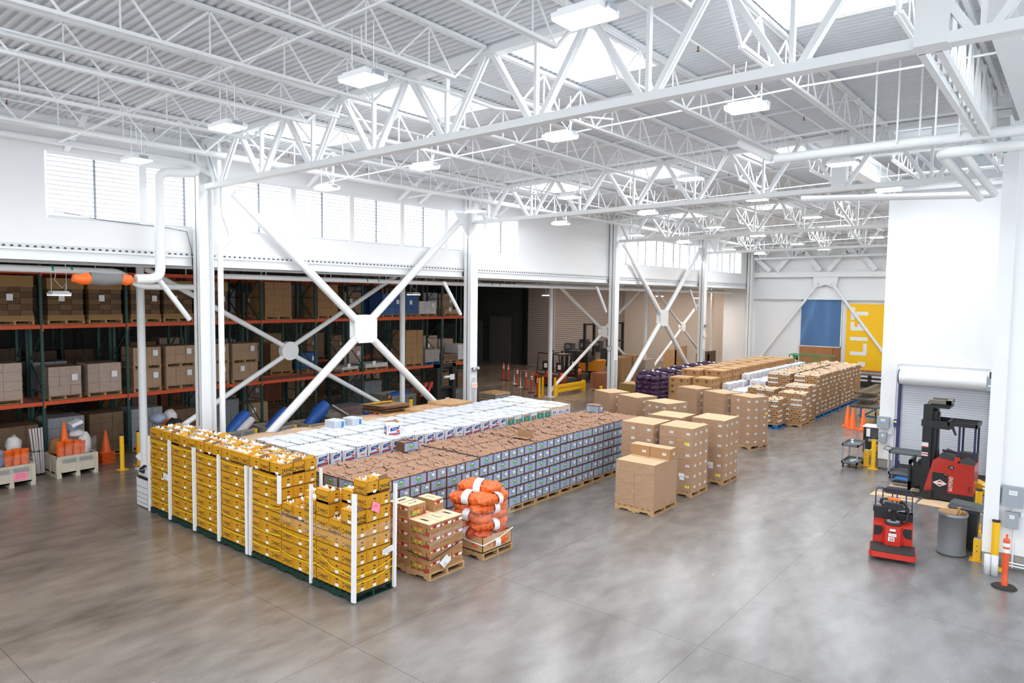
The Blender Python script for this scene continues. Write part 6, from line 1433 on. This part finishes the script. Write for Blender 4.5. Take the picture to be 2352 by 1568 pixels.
# beige crates with yellow corners and blue tarps
for k, (x, y, rz_) in enumerate(((-22.1,12.0,0),(-21.75,13.35,0),(-21.3,14.65,0),(-21.6,16.1,0))):
    tote(x, y, 1.15, 1.12, .80, 'bulk_crate', 'beige bulk crate with yellow corner patches, %s of four behind the tan cartons' % ['first','second','third','fourth'][k], mat('crate grey beige', (.36,.32,.27), .7), True)
def roll(name, label, p, q, r0, r1, m_, cat='tarp'):
    mb = MB(); p, q = Vector(p), Vector(q); mb.tube([p, p.lerp(q,.3), p.lerp(q,.75), q], [r0*.7,r0,r1,r1*.8], m_, 12); return tag(mb.build(name), label, cat)
roll('blue_tarp','rolled blue and white tarp sticking out of the first crate',(-22.6,12.2,.45),(-22.7,13.1,1.25),.22,.24,bluet)
roll('white_tarp','white underside of the tarp in the first crate',(-22.35,12.4,.5),(-22.45,13.15,1.08),.14,.15,bagw)
roll('blue_tarp','rolled blue tarp in the second crate behind the big brace',(-22.3,13.5,.5),(-22.3,14.4,1.3),.16,.16,bluet)
roll('blue_tarp','thick rolled blue tarp in the third crate',(-21.8,14.85,.55),(-21.9,15.85,1.35),.22,.26,bluet)
roll('blue_tarp','small folded blue tarp beside the cardboard pile',(-21.0,16.9,1.0),(-21.0,17.6,1.15),.14,.12,bluet)
for k in range(6): m = MB(); m.tube([(0,0,0),(.0,.8,-.5)], .03, bagw, 8); m.tube([(0,-.03,.02),(0,0,0)], .04, dark, 8); tag(m.build('folded_pole', loc=(-22.3+.08*k,16.1,1.3)), 'white pole with black cap in the fourth crate, %s one' % ORD[k], 'pole', 'poles in the fourth crate')
m = MB()
for k in range(11): m.box(-.6,-1.1,k*.055,.6,1.1,k*.055+.02, grey) ; m.box(.55,-1.1,k*.055,.62,1.1,k*.055+.045, chrome)
tag(m.build('wire_deck_stack', loc=(-25.1,18.9,.0)), 'stack of grey wire decks on the floor under the front rack', 'deck stack', None, 'stuff')
tote(-24.0,20.9,1.5,1.5,.9,'bulk_crate','grey-beige bulk crate with a blue tarp behind the cones', mat('crate grey', (.30,.29,.26), .7))
tote(-23.5,23.75,1.4,1.3,.95,'bulk_crate','dark grey bulk crate under the rack, right of the slim column', mat('crate dark', (.16,.15,.13), .7))
roll('blue_tarp','crumpled blue tarp lying in the crate behind the cones',(-24.5,21.1,.8),(-24.4,22.2,.85),.2,.22,bluet)
for k, (x, y, s) in enumerate(((-23.2,19.0,1),(-23.1,19.45,1),(-23.5,19.5,1.15),(-23.3,20.15,1.5),(-22.9,20.0,1.05),(-23.2,20.75,1.3))):
    m = MB(); h = .75*s; m.lathe([(.13,.03),(.03,h),(.025,h+.004)], orangep, 18); m.box(-.17,-.17,0,.17,.17,.03, orangep); tag(m.build('traffic_cone', loc=(x,y,0)), 'orange cone by the slim column under the low roof, %s from the left' % ORD[k], 'cone', 'cones by the slim column')

# parked black reach truck mast beside second column
t = thing('reach_truck', 'black reach truck parked under the rack left of the second wall column', 'forklift', (-22.6,22.9,0))
for y in (-.5,.5): m = MB(); m.box(-.15,y-.1,.0,.1,y+.1,2.35, bl); m.build('mast_rail', t)
m = MB(); m.box(-.15,-.6,2.2,.1,.6,2.35, bl); m.box(-.1,-.5,1.2,.05,.5,1.3, bl); m.build('mast_crosshead', t)
m = MB(); m.box(-.9,-.5,.1,-.15,.5,1.2, bl); m.build('body', t); m = MB(); m.tube([(.1,-.15,1.75),(.1,.15,1.75)], .06, paper, 12); m.box(.1,.2,1.6,.12,.5,1.85, paper); m.box(.11,-.1,.6,.12,.15,.8, paper); m.build('label', t)
for i, a in enumerate((0,.35)): m = MB(); m.bar((0,-.12+a,0),(.1,.1+a,.6), .12,.1, redp); tag(m.build('red_bar', loc=(-22.6,21.5,1.0)), 'red bar leaning by the parked reach truck, %s one' % ORD[i], 'bar')
m = MB()
for k in range(8): m.box(0,0,.12*k,1.0,1.1,.12*k+.09, wood if k % 2 else grey)
tag(m.build('pallet_pile', loc=(-22.0,24.6,0)), 'pile of flat pallets and panels behind the second wall column', 'pile', None, 'stuff')

# signs and fittings on wall columns
m = MB(); m.tube([(-.06,-.22,0),(-.06,-.26,0)], .15, grey, 20); m.tube([(-.06,-.258,0),(-.06,-.265,0)], .125, mat('clock face', (.75,.72,.70), .5), 20); m.bar((-.06,-.268,0),(-.06,-.268,.08), .01,.004, dark); m.bar((-.06,-.268,0),(-.0,-.268,.02), .01,.004, dark)
tag(m.build('wall_clock', loc=(-18.47,30.8,2.9)), 'round wall clock on the third white column', 'clock')
for k, (y, z, lab) in enumerate(((20.1,1.85,'on the second wall column'),(41.45,3.0,'on the fourth wall column'))):
    t = thing('exit_sign', 'small exit sign with orange-red lettering ' + lab, 'exit sign', (-18.26,y,z+.15)); m = MB(); m.box(0,-.16,-.1,.03,.16,.1, white); m.build('housing', t)
    m = MB(); m.text('EXIT', (.033,0,-.06), (0,1,0), (0,0,1), .17, emission('exit red', (1,.13,.03), 2.2), sx=.8); m.build('lettering', t)
    t = thing('emergency_light', 'twin emergency lamp above the exit sign ' + lab, 'lamp', (-18.26,y,z+.75)); m = MB(); m.box(0,-.1,-.06,.06,.1,.06, grey); m.build('housing', t)
    for yy in (-.13,.13): m = MB(); m.tube([(.03,yy,.06),(.12,yy,.08)], .06, chrome, 12); m.build('lamp_head', t)

# ------------------------------------------------------------------ forklift bay
for k, (x, y) in enumerate(((-29.2,35.0),(-28.55,34.7),(-26.6,33.2),(-25.3,32.4),(-24.15,31.45),(-23.05,30.55))): delineator(x, y, 'red-orange delineator with white bands by the forklifts, %s from the left' % ORD[k], 1.15, 1.0, mat('delineator red', (.75,.05,.02), .45))
for k, (x, y) in enumerate(((-27.4,33.9),(-26.1,32.9))): m = MB(); m.lathe([(.16,0),(.16,.02),(.025,.03),(.025,.95),(.035,.96)], chrome, 14); tag(m.build('stanchion', loc=(x,y,0)), 'chrome queue stanchion among the delineators, %s' % ('left','right')[k], 'stanchion')
org = mat('forklift orange', (.75,.10,.015), .4)
def forklift(x, y, rz_, label, s=1.0):
    t = thing('forklift', label, 'forklift', (x,y,0), rz_)
    m = MB(); m.prism([(-.55,.15),(.55,.15),(.55,.8),(.45,.95),(-.45,.95),(-.55,.8)], 0,.45, org, axis='y'); m.box(-.55,-.0,.15,.55,1.4,.6, darkgrey); m.build('counterweight', t)
    m = MB(); m.prism([(-.42,1.0),(.42,1.0),(.40,.78),(.1,.66),(-.1,.66),(-.40,.78)], -.03,.0, darkgrey, axis='y'); m.text('TOYOTA', (0,-.032,.82), (1,0,0), (0,0,1), .15, white); m.build('badge_panel', t)
    m = MB(); m.text('8FBE', (.3,-.003,.5), (1,0,0), (0,0,1), .01, bl) if 0 else strokes(m, (Vector((-.45,-.002,.45)),Vector((1,0,0)),Vector((0,0,1)),1), .0,0,.8,.1,1, bl,.05); m.build('decal', t)
    for a in (-.46,.46): m = MB(); m.tube([(a,.1,.9),(a*.92,.2,2.0)], .03, bl, 8); m.tube([(a,1.3,.7),(a*.92,1.1,2.0)], .03, bl, 8); m.build('guard_post', t)
    m = MB(); m.box(-.46,.15,1.98,.46,1.15,2.05, bl)
    m.build('overhead_guard', t)
    for a in (-.36,.36): m = MB(); m.box(a-.05,.12,1.9,a+.05,.17,1.97, redp); m.build('tail_lamp', t)
    m = MB(); m.box(-.28,.4,.9,.28,.75,1.0, bl); m.box(-.28,.4,1.0,.28,.48,1.5, bl); m.quad((-.13,.39,1.1),(.13,.39,1.1),(.13,.39,1.38),(-.13,.39,1.38), paper); m.build('seat', t)
    for a in (-.4,.4): m = MB(); m.box(a-.05,1.4,.1,a+.05,1.55,2.1, bl); m.build('mast_rail', t)
    for a in (-.5,.5):
        for yy in (.3,1.2): m = MB(); m.tube([(a-.08,yy,.2),(a+.08,yy,.2)], .2, rubber, 16); m.build('wheel', t)
forklift(-25.6,34.3,-.1,'orange and black forklift, leftmost, its rear toward the hall')
forklift(-24.3,33.9,-.15,'orange and black forklift partly behind the slim column, nearest')
forklift(-25.0,36.6,.1,'black forklift parked behind the two orange ones')
for k, (y, x) in enumerate(((44.9,-29.0),(49.2,-29.0))):
    t = thing('reach_truck', ['tall double-rail mast truck left of the clock column','tall double-rail mast truck right of the clock column'][k], 'forklift', (x,y,0))
    for a in (-.65,.65): m = MB(); m.box(-.08,a-.09,.0,.08,a+.09,3.5, bl); m.build('mast_rail', t)
    m = MB(); m.box(-.08,-.65,3.35,.08,.65,3.47, bl); m.box(-.08,-.65,1.95,.08,.65,2.05, bl); m.build('mast_crosshead', t); m = MB(); m.box(-1.3,-.6,.1,-.1,.6,1.3, darkgrey); m.build('body', t)
t = thing('order_picker', 'yellow-orange lift machine arm beyond the forklifts', 'lift', (-25.6,39.6,0)); m = MB(); m.prism([(-.6,.5),(.9,.6),(1.1,1.3),(.8,1.35),(.4,1.1),(-.6,1.15)], -.5,.5, mat('machine orange', (.75,.28,.02), .4), axis='y'); m.build('cover', t); m = MB(); m.box(-.9,-.6,0,.9,.6,.5, bl); m.box(-.4,-.5,1.1,.2,.5,1.5, bl); m.build('chassis', t)
t = thing('guard_rail', 'long yellow guard rail in front of the forklifts', 'guard rail', (-22.5,31.5,0))
for yy in (0,2.8): m = MB(); m.box(-.09,yy-.09,0,.09,yy+.09,.62, yellowp); m.build('post', t)
for z in (.14,.38): m = MB(); m.box(-.03,.09,z,.05,2.71,z+.2, yellowp); m.box(.05,.09,z+.06,.075,2.71,z+.14, yellowp); m.build('rail', t)
load(-21.25,34.7,36.0,0,1.05,'red','red-brown crate stack right of the long yellow guard rail',1.0)
load(-21.05,36.3,37.5,0,1.9,'kraft','tall brown carton stack behind the clock column, left',1.0); load(-21.0,37.6,38.9,0,1.95,'kraft','tall brown carton stack behind the clock column, middle',1.0); load(-20.5,38.2,39.4,0,1.7,'wrap','wrapped brown stack right of the clock column',1.0)
for k, (x, y, w, h, c, lab) in enumerate(((-23.2,47.5,1.8,2.6,kraft,'open kraft box standing before the far beige wall'),(-21.0,48.3,1.2,2.1,lkd,'dark box standing by the far beige wall'))):
    m = MB(); m.box(0,0,.0,.1,w,h*.5+.6, c); m.box(-.9,0,0,.1,.06,h*.45+.5, c); m.box(-.9,w-.06,0,.1,w,h*.5+.5, c); tag(m.build('upright_carton', loc=(x,y,0)), lab, 'carton')
m = MB(); m.box(0,0,.3,.12,3.2,.75, yellowp); m.box(0,0,0,.12,.12,.9, yellowp); m.box(0,3.1,0,.12,3.22,.9, yellowp); tag(m.build('dock_barrier', loc=(-21.3,44.3,0)), 'yellow barrier with small cones behind the purple sacks', 'barrier')
for k in range(3): m = MB(); m.lathe([(.14,0),(.14,.02),(.11,.03),(.03,.55)], orangep, 14); m.lathe([(.082,.2),(.062,.3)], paper, 14); tag(m.build('traffic_cone', loc=(-20.9+.25*k,43.6+.5*k,.9 if 0 else 0)), 'small cone with white band behind the purple sacks, %s' % ORD[k], 'cone', 'small far cones')
for k in range(4): m = MB(); m.box(-.3,-.3,0,.3,.3,.9+.2*(k%2), darkgrey); m.box(-.2,-.31,.5,.2,-.3,.8, grey); tag(m.build('charger_box', loc=(-31.52,46+2.1*k,.9)), 'dark charger box on the slatted dock wall, %s from the left' % ORD[k], 'charger', 'charger boxes on the dock wall')
# strip curtain and dim dock doors in the dark opening
for k in range(3):
    m = MB(); m.box(-44.5+3.1*k,44.0,0,-42.2+3.1*k,44.06,3.0+.4*k, mat('dim metal door', (.13,.14,.14), .5, var=.3)); struct(m, 'door_%d' % (k+2))
m = MB(); m.tube([(-18.66,6.0,7.35),(-18.66,7.0,7.22),(-18.66,8.6,7.16),(-18.66,9.1,7.1),(-18.66,9.22,6.6),(-18.66,9.25,5.9)], .008, dark, 5); tag(m.build('black_cable'), 'thin black cable along the sill of the nearest clerestory window', 'cable')
m = MB(); m.box(0,0,0,.12,.2,6.4, dark); tag(m.build('curtain_edge', loc=(-34.6,43.9,0)), 'black strip curtain edge left of the slatted wall', 'curtain')
